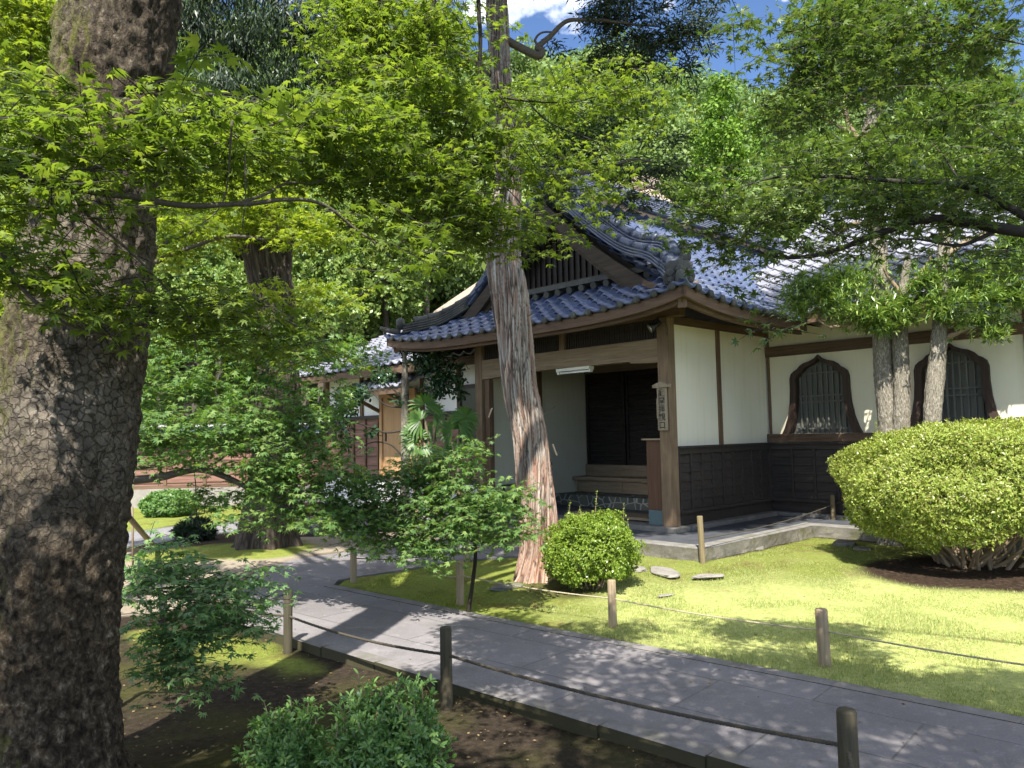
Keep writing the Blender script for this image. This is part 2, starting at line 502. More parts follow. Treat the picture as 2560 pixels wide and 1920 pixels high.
ca = tt_.nodes.new('ShaderNodeAttribute'); ca.attribute_name = 'crack'
cm_ = tt_.nodes.new('ShaderNodeMix'); cm_.data_type = 'RGBA'; cm_.inputs[7].default_value = (.03, .02, .015, 1)
bs = tt_.nodes['Principled BSDF'].inputs['Base Color']; src = bs.links[0].from_socket
tt_.links.new(ca.outputs['Fac'], cm_.inputs[0]); tt_.links.new(src, cm_.inputs[6]); tt_.links.new(cm_.outputs[2], bs)
M['bark_dark'] = bark('bark_dark_furrowed', [(.3, (.014, .010, .008)), (.46, (.05, .038, .028)), (.6, (.115, .092, .07)), (.74, (.24, .21, .175))], (16, 16, 1.2), 2.0, bump=1.0, dist=.04)
M['bark_pale'] = bark('bark_pale_lichen', [(.3, (.06, .052, .04)), (.48, (.18, .16, .12)), (.6, (.32, .29, .24)), (.75, (.5, .48, .42))], (1, 1, .75), 34.0, bump=1.0, dist=.02)
M['twig'] = plain('twig_bark', (.022, .017, .012), .8, nb=.3)
M['branch'] = plain('branch_bark', (.085, .07, .05), .8, nb=.5, ns=60)
M['stem'] = plain('shrub_stem', (.22, .16, .10), .8, nb=.5, ns=60)

# timber, plaster, roofing
M['post_x'] = wood('weathered_timber_across', (.20, .14, .085), (.34, .26, .17), 'x', .75, .3)
M['post_z'] = wood('weathered_timber_upright', (.16, .105, .062), (.30, .215, .135), 'z', .75, .35, dirt=.3)
M['brown_x'] = wood('brown_timber_across', (.085, .052, .033), (.18, .115, .074), 'x', .65, .2)
M['brown_y'] = wood('brown_timber_inward', (.085, .052, .033), (.18, .115, .074), 'y', .65, .2)
M['brown_z'] = wood('brown_timber_upright', (.10, .06, .034), (.20, .13, .08), 'z', .65, .2)
M['dark_x'] = wood('dark_stained_boards', (.036, .030, .026), (.070, .058, .050), 'x', .6, .2)
M['door'] = wood('black_brown_door', (.012, .009, .007), (.032, .024, .018), 'x', .55, .25)
M['soffit'] = wood('eave_boards', (.07, .04, .024), (.14, .085, .05), 'y', .75, .2)
M['tan'] = wood('fresh_tan_wood', (.42, .24, .11), (.55, .34, .17), 'z', .55, .1)
M['red_boards'] = wood('reddish_boards', (.17, .085, .065), (.30, .17, .135), 'x', .7, .2)
M['sign_wood'] = wood('grey_sign_wood', (.24, .19, .13), (.36, .30, .21), 'z', .75, .15)
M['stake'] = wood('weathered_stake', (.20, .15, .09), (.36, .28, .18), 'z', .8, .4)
M['stake_dappled'] = wood('greenish_dappled_stake', (.12, .095, .05), (.24, .19, .11), 'z', .8, .4)  # greenish stake wood, its mid tone standing in for dappled shade
M['frame'] = wood('window_frame_wood', (.035, .022, .017), (.075, .048, .036), 'z', .6, .2)
M['gable_wood'] = wood('weathered_gable_wood', (.035, .026, .018), (.085, .064, .045), 'x', .75, .25)
M['stake_shaded'] = wood('shaded_dark_stake', (.035, .032, .02), (.085, .072, .045), 'z', .75, .5)  # stake wood darkened to stand in for shade on the near posts
def plaster(name, c):
    k = NT(name)
    a = k.noise(k.coord(), 1.1, 4); b = k.noise(k.coord(), 14, 4)
    q = k.mix(k.ramp(a, [(.4, 0.0), (.7, .5)]), c, tuple(x * y for x, y in zip(c, (.9, .87, .76))))
    st_ = k.noise(k.coord(scale=(7, 7, .35)), 2.0, 5, .6)
    q = k.mix(k.ramp(st_, [(.52, 0.0), (.72, .35)]), q, tuple(x * y for x, y in zip(c, (.78, .74, .62))))
    sx = k.n('SeparateXYZ'); k.l(k.coord(), sx.inputs[0])
    lo = k.ramp(k.math('MULTIPLY_ADD', sx.outputs['Z'], .5), [(.68, 1.0), (.71, 0.0)])
    q = k.mix(k.math('MULTIPLY', lo, k.ramp(b, [(.45, 0.0), (.62, .55)])), q, (.32, .30, .25))
    k.col(q); k.rough(.9); k.spec(.15); k.bump(b, .06, .01)
    return k.m
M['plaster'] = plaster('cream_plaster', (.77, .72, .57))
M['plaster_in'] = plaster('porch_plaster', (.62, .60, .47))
M['plaster_white'] = plaster('white_plaster', (.8, .8, .78))
def tile_mat(name, c1, c2, rough):
    k = NT(name)
    v = k.coord()
    a = k.noise(v, 3.0, 5); b = k.noise(v, 40, 3)
    cell = k.vor(k.coord(scale=(1 / .26, 1 / .2, .3)), 1.0, 'F1', .4).outputs['Color']
    c = k.mix(k.ramp(cell, [(0, 0.0), (1, 1.0)]), c1, c2)
    c = k.mix(k.ramp(a, [(.5, 0.0), (.75, .5)]), c, (.14, .14, .11))
    k.col(c); k.rough(k.ramp(b, [(.3, rough - .1), (.7, rough + .12)])); k.spec(.6)
    k.bump(b, .08, .01)
    return k.m
M['tile'] = tile_mat('smoked_blue_tile', (.03, .045, .095), (.078, .105, .19), .34)
M['tile_ridge'] = tile_mat('smoked_ridge_tile', (.04, .052, .085), (.105, .125, .175), .4)
M['tile_pale'] = tile_mat('silver_tile', (.15, .155, .19), (.25, .255, .30), .42)
M['old_tile'] = tile_mat('mossy_tile', (.025, .027, .027), (.07, .068, .055), .7)
k = NT('thatch'); v = k.coord(scale=(1, 1, 1)); a = k.noise(v, 22, 6, .7); b = k.noise(v, 1.5, 4)
c = k.ramp(a, [(.3, (.18, .135, .10)), (.7, (.42, .34, .27))]); k.col(k.mix(k.ramp(b, [(.45, 0.0), (.7, .3)]), c, (.30, .26, .16))); k.rough(.95); k.bump(a, .8, .03)
M['thatch'] = k.m
# ground stones
k = NT('path_slab')
vec = k.coord('Object', rot=(0, 0, math.radians(41.5)))
br = k.n('TexBrick'); br.offset = .5
for nme, val in (('Scale', 1.0), ('Mortar Size', .006), ('Brick Width', 1.15), ('Row Height', .56), ('Mortar Smooth', .1), ('Bias', 0.0)):
    br.inputs[nme].default_value = val
br.inputs['Color1'].default_value = (.165, .152, .156, 1); br.inputs['Color2'].default_value = (.20, .186, .19, 1); br.inputs['Mortar'].default_value = (.10, .095, .092, 1)
k.l(vec, br.inputs['Vector'])
a = k.noise(k.coord(), 2.0, 6, .7); b = k.noise(k.coord(), 70, 4, .7)
c = k.mix(k.ramp(a, [(.38, .55), (.6, 0.0)]), br.outputs['Color'], (.12, .112, .112))
c = k.mix(k.ramp(b, [(.55, 0.0), (.68, .5)]), c, (.33, .31, .30))
c = k.mix(k.ramp(k.noise(k.coord(), 9, 5, .7), [(.56, 0.0), (.7, .5)]), c, (.31, .29, .285))
c = k.mix(k.ramp(k.noise(k.coord(), .9, 7, .75), [(.54, 0.0), (.66, .6)]), c, (.085, .08, .072))
k.col(c); k.rough(.75); k.spec(.3)
nb = k.bump(b, .25, .006); k.bump(br.outputs['Fac'], .6, -.008, nb)
M['path'] = k.m
def stone(name, c1, c2, sc=6.0, moss=0.0, rough=.85, bump=.5):
    k = NT(name)
    a = k.noise(k.coord(), sc, 7, .65); b = k.noise(k.coord(), sc * 9, 4, .7)
    c = k.ramp(a, [(.3, c1), (.7, c2)])
    c = k.mix(k.ramp(b, [(.55, 0.0), (.7, .35)]), c, tuple(min(1, q * 1.5) for q in c2))
    if moss:
        c = k.mix(k.ramp(k.noise(k.coord(), 3.5, 6, .7), [(.5, 0.0), (.65, moss)]), c, (.07, .075, .02))
    k.col(c); k.rough(rough); k.spec(.25); k.bump(a, bump, .02)
    return k.m
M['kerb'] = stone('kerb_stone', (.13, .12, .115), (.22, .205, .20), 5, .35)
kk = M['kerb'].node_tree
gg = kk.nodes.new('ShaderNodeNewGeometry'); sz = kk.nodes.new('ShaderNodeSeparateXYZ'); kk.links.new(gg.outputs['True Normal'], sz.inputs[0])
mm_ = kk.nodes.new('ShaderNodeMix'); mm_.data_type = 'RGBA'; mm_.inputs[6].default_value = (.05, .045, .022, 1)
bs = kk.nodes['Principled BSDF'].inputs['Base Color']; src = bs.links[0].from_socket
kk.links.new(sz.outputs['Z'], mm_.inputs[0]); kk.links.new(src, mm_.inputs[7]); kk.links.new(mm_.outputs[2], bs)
M['pale_stone'] = stone('pale_granite', (.13, .123, .11), (.235, .225, .21), 5, .4)
M['plinth'] = stone('old_plinth_stone', (.075, .07, .056), (.18, .168, .14), 3, .75, bump=.9)
M['slate'] = stone('dark_slate_paving', (.045, .048, .055), (.085, .09, .10), 5, 0, .6, .2)
M['boulder'] = stone('garden_stone', (.16, .145, .125), (.30, .28, .255), 4, .25)
M['rubble'] = stone('mossy_rubble', (.10, .095, .08), (.2, .19, .165), 4, .45)
k = NT('crazed_stone'); vd = k.vor(k.coord(scale=(1, 1, 1.2)), 5.0, 'DISTANCE_TO_EDGE').outputs['Distance']; cc = k.vor(k.coord(scale=(1, 1, 1.2)), 5.0).outputs['Color']
k.col(k.mix(k.ramp(vd, [(.03, 0.0), (.06, 1.0)]), (.30, .29, .24), k.mix(k.ramp(cc, [(0, 0.0), (1, 1.0)]), (.05, .055, .045), (.13, .13, .10)))); k.rough(.8); k.bump(k.ramp(vd, [(0, 0.0), (.08, 1.0)]), .4, .02)
M['crazed'] = k.m
M['concrete'] = stone('concrete_base', (.20, .185, .165), (.30, .28, .25), 3, .12)
# small things
M['rope_pale'] = plain('pale_rope', (.36, .31, .2), .9, nb=.5, ns=160)
M['rope_dark'] = plain('dark_rope', (.06, .05, .034), .9, nb=.5, ns=160)
M['black'] = plain('black_plastic', (.02, .02, .02), .45)
M['chrome'] = plain('lamp_reflector', (.6, .58, .55), .3, .8)
M['lamp_white'] = plain('lamp_housing', (.75, .72, .6), .4)
M['lamp_tube'] = plain('unlit_tube', (.85, .85, .82), .25)
M['glass'] = plain('dark_glass', (.035, .042, .042), .12)
M['blue_stone'] = plain('bluish_stone_block', (.10, .15, .155), .7, nb=.4)
M['box_brown'] = wood('brown_cabinet', (.09, .045, .025), (.15, .08, .045), 'z', .6, .1)
M['pane'] = plain('window_screen', (.13, .13, .115), .6)
M['lattice'] = wood('grey_lattice', (.10, .10, .085), (.17, .17, .145), 'z', .7, .1)
M['ink'] = plain('sign_ink', (.03, .026, .02), .8)
M['metal'] = plain('bench_metal', (.03, .03, .032), .4)
M['bamboo'] = plain('old_bamboo_pole', (.16, .12, .075), .6, nb=.2)
# ground
k = NT('garden_ground')
def A(n):
    a = k.n('Attribute', attribute_name=n); return a.outputs['Fac']
o = k.coord()
n1 = k.noise(o, 2.2, 6, .65); n2 = k.noise(o, 24, 5, .7); n3 = k.noise(o, 130, 3, .7)
soil = k.ramp(n2, [(.3, (.015, .011, .008)), (.55, (.036, .027, .019)), (.75, (.072, .055, .038))])
mossc = k.ramp(n2, [(.3, (.11, .15, .03)), (.6, (.20, .225, .045)), (.8, (.30, .28, .075))])
mossc = k.mix(k.ramp(n1, [(.52, 0.0), (.68, .7)]), mossc, (.11, .065, .03))
lawn = k.ramp(n2, [(.3, (.22, .28, .08)), (.55, (.36, .38, .13)), (.78, (.46, .44, .20))])
lawn = k.mix(k.ramp(n1, [(.56, 0.0), (.72, .55)]), lawn, (.20, .13, .065))
grav = k.ramp(n3, [(.32, (.09, .09, .095)), (.5, (.20, .195, .20)), (.68, (.34, .33, .33))])
sand = k.ramp(n3, [(.3, (.18, .145, .105)), (.7, (.36, .31, .24))])
c = k.mix(k.math('MULTIPLY', A('soilmoss'), k.ramp(n1, [(.34, 0.0), (.50, 1.0)])), soil, (.062, .066, .014))
c = k.mix(A('bed_shade'), c, k.ramp(n2, [(.35, (.016, .011, .008)), (.6, (.045, .03, .02)), (.8, (.12, .085, .055))]))  # leaf-litter soil, darkened to carry the azalea's shade in its colour
c = k.mix(A('sand'), c, sand)
c = k.mix(A('gravel'), c, grav)
c = k.mix(A('moss'), c, mossc)
c = k.mix(A('lawn'), c, lawn)
k.col(c); k.rough(.95); k.spec(.1)
nb = k.bump(n2, .6, .03); k.bump(n3, .4, .012, nb)
M['ground'] = k.m
k = NT('hill_soil'); k.col(k.ramp(k.noise(k.coord(), .6, 6), [(.3, (.03, .04, .012)), (.7, (.09, .09, .035))])); k.rough(1.0)
M['hill'] = k.m
# ------------------------------------------------------------------ ground, path, lawn
N1, N2 = G(625, 1570), G(1859, 1920)
dn = nrm(N2 - N1)
N0, N3 = N1 - dn * .25, N2 + dn * 7
T0, F1, F2, F3 = G(833, 1462), G(1280, 1552), G(2090, 1703), G(2560, 1795)
F4 = F3 + nrm(F3 - F1) * 6
U = [G(640, 1428), G(740, 1397), G(880, 1378), G(1000, 1368), LW(-3.4, -1.12)]
L = [LW(-1.1, -1.12), G(1140, 1402), G(1000, 1425), G(880, 1443)]
tip = [G(846, 1450), T0, G(845, 1468)]
inw = np.array([-dn[1], dn[0], 0.0])
if np.dot(inw, F1 - N1) < 0: inw = -inw
KW = .12
pathpoly = [N0 + inw * KW, N3 + inw * KW, F4, F3, F2, F1, tip[2], tip[1], tip[0]] + L[::-1] + U[::-1] + [G(600, 1490)]
pp = [(p[0], p[1]) for p in pathpoly]
MB().prism(pp, 'z', -.16, 0.0).build('path', M['path'])['kind'] = 'structure'
kb = MB()
Lk = float(np.linalg.norm(N3 - N0)); s = 0.0
while s < Lk:
    e = min(s + .62, Lk)
    a, b = N0 + dn * (s + .004), N0 + dn * (e - .004)
    q = [a, b, b + inw * (KW - .004), a + inw * (KW - .004)]
    kb.prism([(p[0], p[1]) for p in q], 'z', -.18, .004 + .003 * random.random())
    s = e
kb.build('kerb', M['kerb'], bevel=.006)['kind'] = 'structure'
eb = MB()
for a, b in ((T0, F1), (F1, F2), (F2, F3), (F3, F4)):
    d = nrm(b - a); nn = np.array([d[1], -d[0], 0.0])
    if np.dot(nn, N1 - F1) < 0: nn = -nn
    q = [a + nn * .0, b + nn * .0, b + nn * .11, a + nn * .11]
    eb.prism([(p[0], p[1]) for p in q], 'z', -.01, .004)
eb.build('path_edging', M['kerb'])['kind'] = 'structure'

def sdist(P, poly):
    """signed distance to polygon, positive inside (P: n,2)."""
    poly = np.asarray(poly, float)[:, :2]
    d2 = np.full(len(P), 1e9); ins = np.zeros(len(P), bool)
    for a, b in zip(poly, np.roll(poly, -1, 0)):
        ab = b - a
        t = np.clip(((P - a) @ ab) / max(ab @ ab, 1e-9), 0, 1)
        q = P - a - t[:, None] * ab
        d2 = np.minimum(d2, np.sum(q * q, 1))
        c = (a[1] > P[:, 1]) != (b[1] > P[:, 1])
        xx = (b[0] - a[0]) * (P[:, 1] - a[1]) / ((b[1] - a[1]) if abs(b[1] - a[1]) > 1e-9 else 1e-9) + a[0]
        ins ^= c & (P[:, 0] < xx)
    d = np.sqrt(d2)
    return np.where(ins, d, -d)
lawn_poly = [tip[1], F1, F2, F3, F4, (16, 3), (16, 14), LW(7, 1.6), LW(1.1, 1.6), LW(1.1, -1.0), LW(-1.1, -1.0), L[1], L[2], tip[0]]
lawn_poly = [(p[0], p[1]) for p in lawn_poly]
gravel_poly = [G(-200, 1420), G(330, 1365), G(560, 1330), G(760, 1318), G(1000, 1322), G(1060, 1300), G(720, 1290), G(560, 1305), G(250, 1328), G(-400, 1350)]
sand_poly = [G(-300, 1560), G(250, 1530), G(600, 1500), U[0], U[1], U[2], U[3], G(1180, 1350), G(1120, 1325), G(900, 1330), G(760, 1345), G(640, 1378), G(300, 1378), G(-300, 1420)]
moss_polys = [[G(-400, 1345), G(300, 1330), G(560, 1300), G(760, 1288), G(760, 1268), G(500, 1258), G(-200, 1268)],
              [G(300, 1390), G(480, 1368), G(600, 1372), G(760, 1362), G(800, 1378), G(680, 1398), G(500, 1410), G(330, 1412)],
              [G(560, 1560), G(740, 1620), G(800, 1660), G(640, 1640), G(420, 1600), G(330, 1560)]]
SHADED_BED = (4.85, 7.95)  # centre of the soil bed with the azalea's shade painted in
def near_d(P):
    return -((P[:, 0] - N1[0]) * inw[0] + (P[:, 1] - N1[1]) * inw[1])      # positive on the foreground side
def gz(P):
    P = np.atleast_2d(np.asarray(P, float))[:, :2]
    z = -.012 - .045 * sstep(-.3, -.02, near_d(P))
    z = z + .10 * sstep(6.7, 8.4, P[:, 1]) * sstep(.1, 1.4, P[:, 0])
    z = z + .07 * np.exp(-((P[:, 0] - .32) ** 2 + (P[:, 1] - 8.25) ** 2) / .35)
    z = z + .10 * np.exp(-((P[:, 0] + 3.6) ** 2 + (P[:, 1] - 11) ** 2) / 1.2)
    z = z + .14 * np.exp(-((P[:, 0] + 2.0) ** 2 + (P[:, 1] - 3.3) ** 2) / .5)
    return z
def gzz(p):
    return float(gz([p])[0])
def masks(P):
    nn = fbm(np.c_[P * 1.6, np.zeros(len(P))], 3, 4) * .22
    fine = fbm(np.c_[P * 7, np.zeros(len(P))], 5, 3) * .05
    ld = sdist(P, lawn_poly)
    lawn = sstep(-.02, .05, ld + fine * .5)
    mo = 1 - sstep(-.1, 1.3, P[:, 0] + nn * 2 - .05 * (P[:, 1] - 6))
    mo = np.maximum(mo, .85 * sstep(7.3, 8.5, P[:, 1] + nn * 2))
    bed_shade = 1 - sstep(.8, 1.02, np.hypot((P[:, 0] - SHADED_BED[0]) / 1.5, (P[:, 1] - SHADED_BED[1]) / .85) + nn * .25)
    tb = 1 - sstep(.35, .7, np.hypot(P[:, 0] - .45, P[:, 1] - 7.95) + nn)
    lawn = lawn * (1 - bed_shade) * (1 - .7 * tb)
    moss = lawn * mo
    lawn = lawn * (1 - mo)
    for q in moss_polys:
        moss = np.maximum(moss, sstep(-.12, .12, sdist(P, [(p[0], p[1]) for p in q]) + nn))
    grav = sstep(-.1, .1, sdist(P, [(p[0], p[1]) for p in gravel_poly]) + nn * .5) * (1 - moss)
    sand = sstep(-.1, .1, sdist(P, [(p[0], p[1]) for p in sand_poly]) + nn * .5)
    return lawn, moss, grav, sand, bed_shade
def axis_pts(dense, far0, far1, step, g):
    a = list(np.arange(dense[0], dense[1], step))
    d, x = step, dense[1]
    while x < far1: a.append(x); d *= g; x += d
    a.append(far1)
    d, x = step, dense[0]
    while x > far0:
        d *= g; x -= d; a.insert(0, max(x, far0))
    return np.array(a)
gx = axis_pts((-6, 7), -160, 160, .07, 1.25)
gy = axis_pts((2.0, 13), -30, 200, .07, 1.2)
GX, GY = np.meshgrid(gx, gy, indexing='ij')
P = np.c_[GX.ravel(), GY.ravel()]
z = gz(P) + fbm(np.c_[P * 2.3, np.zeros(len(P))], 9, 4) * .012
ins = sdist(P, pp) > .0
z = np.where(ins | ((near_d(P) < .0) & (near_d(P) > -.14) & (sdist(P, pp) > -.2)), np.minimum(z, -.06), z)
me = np_mesh('ground', np.c_[P, z], grid_faces(len(gx), len(gy)))
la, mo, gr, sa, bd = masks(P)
for nme, arr in (('lawn', la), ('moss', mo), ('gravel', gr), ('sand', sa), ('bed_shade', bd), ('soilmoss', sstep(-.2, .3, near_d(P)) * np.clip(.55 + fbm(np.c_[P * .9, P[:, :1] * 0], 21, 3), 0, 1))):
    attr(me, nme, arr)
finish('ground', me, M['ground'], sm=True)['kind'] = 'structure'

# grass blades and moss tufts over the lawn
def blades(name, n, xr, yr, which, hmin, hmax, wd, mat, lab, edge=False):
    P = np.c_[rng.uniform(*xr, n), rng.uniform(*yr, n)]
    P = P[np.abs(P[:, 0]) < .72 * P[:, 1] + .3]
    mk = masks(P)[which]
    P = P[rng.random(len(P)) < mk * .95]
    cl = np.clip(.55 + fbm(np.c_[P * 3.0, P[:, :1] * 0], 31, 3), .15, 1.3)
    h = (hmin + (hmax - hmin) * rng.random(len(P)) ** 1.5) * (.6 + .6 * cl)
    d = -sdist(P, pp)
    if edge: h = h * (1 + 1.1 * np.exp(-np.maximum(d, 0) / .12))
    a = rng.uniform(0, 2 * PI, len(P))
    bx = np.c_[np.cos(a), np.sin(a), 0 * a] * wd
    b = np.c_[P, gz(P) - .004]
    le = np.c_[rng.normal(size=(len(P), 2)) * .45, np.ones(len(P))]
    t = b + nrm(le) * h[:, None]
    V = np.stack([b - bx, b + bx, t], 1).reshape(-1, 3)
    me = np_mesh(name, V, np.arange(len(V)).reshape(-1, 3))
    o = finish(name, me, mat)
    tag(o, lab, 'grass', kind='stuff')
blades('lawn_grass', 330000, (-.5, 6.8), (3.0, 9.6), 0, .012, .036, .0026, M['grass'], 'short yellow green grass of the sunlit lawn beyond the path', True)
blades('moss_carpet', 120000, (-2.5, 5.5), (5.8, 10.5), 1, .006, .018, .0035, M['moss_tuft'], 'low yellowish moss around the foot of the peeling trunk')
# fallen leaves and twigs
n = 3600
P = np.c_[rng.uniform(-3.2, 3.2, n), rng.uniform(2.1, 8.5, n)]
_sd = sdist(P, pp)
P = P[((_sd < -.13) & (rng.random(len(P)) < np.where(near_d(P) > 0, 1.0, .22))) | ((_sd > .03) & (rng.random(len(P)) < .16))]
nd = np.c_[rng.normal(size=(len(P), 2)) * .5, np.ones(len(P))]
a = rng.uniform(0, 2 * PI, len(P))
lit = leaf_mesh('fallen_leaves', RHOMB, np.c_[P, np.where(sdist(P, pp) > 0, .005, gz(P) + .006)], np.c_[np.cos(a), np.sin(a), a * 0], nd, rng.uniform(.012, .04, len(P)) * .7)
tag(finish('fallen_leaves', lit, M['litter']), 'brown fallen leaves scattered on the shaded soil', 'leaves', kind='stuff')

# ------------------------------------------------------------------ wooded hill behind
def hill_z(x, y):
    H = np.clip(27.5 - .14 * x, 16, 40)
    y0 = 25 + .10 * x
    s = np.clip((y - y0) / (66 - y0), 0, 1.0)
    return H * (s * (1.25 - .25 * s)) - .4
hx = np.linspace(-130, 130, 66); hy = np.concatenate([np.linspace(18, 70, 30), [85, 110, 150]])
HX, HY = np.meshgrid(hx, hy, indexing='ij')
HP = np.c_[HX.ravel(), HY.ravel()]
HZ = hill_z(HP[:, 0], HP[:, 1]) + fbm(np.c_[HP * .12, HP[:, :1] * 0], 41, 3) * .8 * sstep(26, 34, HP[:, 1])
finish('hill', np_mesh('hill', np.c_[HP, HZ], grid_faces(len(hx), len(hy))), M['hill'], sm=True)['kind'] = 'structure'

def crown_cloud(n, blobs, size, seed=0, tpl=RHOMB, shell=.55, up=.35, bias=.8):
    """leaf sized faces spread through a set of blobs (x,y,z,rx,ry,rz)."""
    blobs = np.array(blobs, float)
    wgt = blobs[:, 3] * blobs[:, 4] + blobs[:, 3] * blobs[:, 5]
    k = rng.choice(len(blobs), n, p=wgt / wgt.sum())
    b = rdir(n)
    r = (shell + (1 - shell) * rng.random(n))
    r *= 1 + .18 * vnoise(b * 4 + k[:, None] * 7.3, seed)
    pos = blobs[k, :3] + b * r[:, None] * blobs[k, 3:6]
    xd = nrm(b * .6 + rdir(n) * .9 + np.array([0, 0, -.25]))
    nd = nrm(b * bias + rdir(n) * .6 + np.array([0, 0, up]))
    return pos, xd, nd, size * rng.uniform(.6, 1.35, n)
def broad_proto(seed, n=11000, R=3.2, H=7.5):
    bl = []
    for i in range(20):
        a = rng.uniform(0, 2 * PI); q = rng.random() ** .6
        zz = H * (.42 + .52 * rng.random())
        rad = R * q * (1 - .55 * max(0, zz / H - .55) / .45)
        s = rng.uniform(.85, 1.5)
        bl.append((rad * math.cos(a), rad * math.sin(a), zz, s, s, s * .75))
    tr = MB()
    tr.tube(smooth([(0, 0, -.5), (.1, .05, H * .3), (0, 0, H * .75)], 4), np.linspace(.22, .07, 9), 6)
    for i in range(5):
        a = i * 1.3; tr.tube([(0, 0, H * (.3 + .06 * i)), (R * .6 * math.cos(a), R * .6 * math.sin(a), H * (.55 + .06 * i))], [.08, .03], 5)
    return leaf_mesh('broadleaf_crown', RHOMB, *crown_cloud(n, bl, .23, seed, bias=1.6, shell=.72)), tr.mesh('broadleaf_trunk')
def cedar_proto(seed, n=13000, R=2.3, H=13):
    bl = []
    for i in range(70):
        f = rng.random() ** .8
        zz = H * (.16 + .82 * f); rad = R * (1 - f) ** .75 * rng.uniform(.35, 1)
        a = rng.uniform(0, 2 * PI); s = rng.uniform(.45, .8) * (1.1 - .5 * f)
        bl.append((rad * math.cos(a), rad * math.sin(a), zz, s, s, s * .8))
    tr = MB(); tr.tube([(0, 0, -.5), (0, 0, H * .9)], [.22, .04], 6)
    return leaf_mesh('cedar_crown', RHOMB, *crown_cloud(n, bl, .18, seed, bias=1.6, shell=.7)), tr.mesh('cedar_trunk')
protos = []
for i in range(5):
    c, t = broad_proto(50 + i, R=rng.uniform(2.8, 3.6), H=rng.uniform(6.5, 8.5))
    c.materials.append(M['hill_leaf']); t.materials.append(M['branch']); protos.append((c, t))
cedars = []
for i in range(2):
    c, t = cedar_proto(60 + i)
    c.materials.append(M['cedar']); t.materials.append(M['branch']); cedars.append((c, t))
def plant_tree(name, pr, loc, sc, rz, label, group=None, cat='tree'):
    r = empty(name, loc, rz); r.scale = (sc, sc, sc * (rng.uniform(.9, 1.15) if pr not in cedars else 1.0))
    tag(r, label, cat, group)
    c = bpy.data.objects.new('crown', pr[0]); t = bpy.data.objects.new('trunk', pr[1])
    for o in (c, t):
        COL.objects.link(o); o.parent = r
    return r
HG = 'broadleaf trees crowded on the hillside'
y = 23.0
row = 0
while y < 72:
    st = 3.9 + (y - 23) * .05
    x = -(.74 * y + 5) + (row % 2) * st / 2
    while x < .74 * y + 6:
        px_ = x + rng.uniform(-1.1, 1.1); py_ = y + rng.uniform(-1.2, 1.2)
        loc = WL(px_, py_)
        if not (-11.5 < loc[0] < 16 and loc[1] < 13.5) and not (px_ < -2 and py_ < 24.5) and not (.22 < px_ / py_ < .36 and 26 < py_ < 39):
            hz = float(hill_z(np.array(px_), np.array(py_)))
            plant_tree('hillside_tree', protos[rng.integers(5)], (px_, py_, max(hz, -.1)), rng.uniform(.8, 1.25), rng.uniform(0, 6.28),
                       'rounded leafy tree packed among its like on the wooded hillside behind the temple', HG)
        x += st
    y += st * .85
    row += 1
for (px, py, dd, s, lab) in ((1800, 160, 31, 1.0, 'tall bright green conical cedar on the hillside right of the dark conifer branches'),
                             (1893, 250, 30, .82, 'shorter bright green cedar just right of the tallest cedar on the hillside'),
                             (1742, 310, 32, .72, 'small bright green cedar low on the hillside left of the tallest cedar')):
    q = D(px, py, dd)
    plant_tree('cedar_tree', cedars[0 if s > .8 else 1], (q[0], q[1], q[2] - 13.4 * s), s, rng.uniform(0, 6), lab, 'bright cedars on the hillside')
# ------------------------------------------------------------------ temple entrance building (local frame)
FZ = .28
pl = MB()
plat = [(-5.2, -1.0), (1.05, -1.0), (1.05, 1.72), (9, 1.72), (9, 3.0), (-5.2, 3.0)]
pl.prism(plat, 'z', -.3, .230)
for (ax_, ay_), (bx_, by_) in zip(plat[:4], plat[1:5]):
    ln_ = math.hypot(bx_ - ax_, by_ - ay_); n_ = int(ln_ / .05) + 2
    ox_, oy_ = (by_ - ay_) / ln_, -(bx_ - ax_) / ln_
    T_, Z_ = np.meshgrid(np.linspace(0, 1, n_), np.linspace(-.06, .228, 9), indexing='ij')
    q_ = np.stack([ax_ + (bx_ - ax_) * T_, ay_ + (by_ - ay_) * T_, Z_ * 1.5], -1)
    o_ = .006 + np.maximum(0, fbm(q_ * 3.1, 61, 4)) * .05 * (1.15 - Z_ / .24) + np.abs(fbm(q_ * 9, 63, 3)) * .012 * (1 - Z_ / .3)
    V_ = np.stack([q_[..., 0] + ox_ * o_, q_[..., 1] + oy_ * o_, Z_], -1).reshape(-1, 3)
    pl.add(V_, [tuple(f) for f in grid_faces(n_, 9)])
pl.build('stone_platform', M['plinth'])['kind'] = 'structure'
pv = MB()
pv.prism([(-5.0, -.80), (.85, -.80), (.85, 1.92), (9, 1.92), (9, 2.62), (.12, 2.62), (.12, -.1), (-5.0, -.1)], 'z', .2, .239)
pv.build('platform_paving', M['slate'])['kind'] = 'structure'
rb = MB()
for a, b, c, d in ((-5.2, 1.05, -1.0, -.80), (.85, 1.05, -.80, 1.72), (.85, 9, 1.72, 1.92)):
    L_ = max(b - a, d - c); n = max(1, int(L_ / .9))
    for i in range(n):
        if b - a > d - c: rb.box(a + (b - a) * i / n + .003, a + (b - a) * (i + 1) / n - .003, c, d, .1, .245 + .006 * random.random())
        else: rb.box(a, b, c + (d - c) * i / n + .003, c + (d - c) * (i + 1) / n - .003, .1, .245 + .006 * random.random())
rb.build('platform_rim', M['pale_stone'], bevel=.015)['kind'] = 'structure'
for nme in ('stone_platform', 'platform_paving', 'platform_rim'):
    o = bpy.data.objects[nme]; o.location = (CX, CY, 0); o.rotation_euler = (0, 0, ANG)

TH = empty('temple_entrance', (CX, CY, 0), ANG)
tag(TH, 'temple entrance building with blue tiled gabled porch roof, cream walls and bell shaped windows', 'temple building')
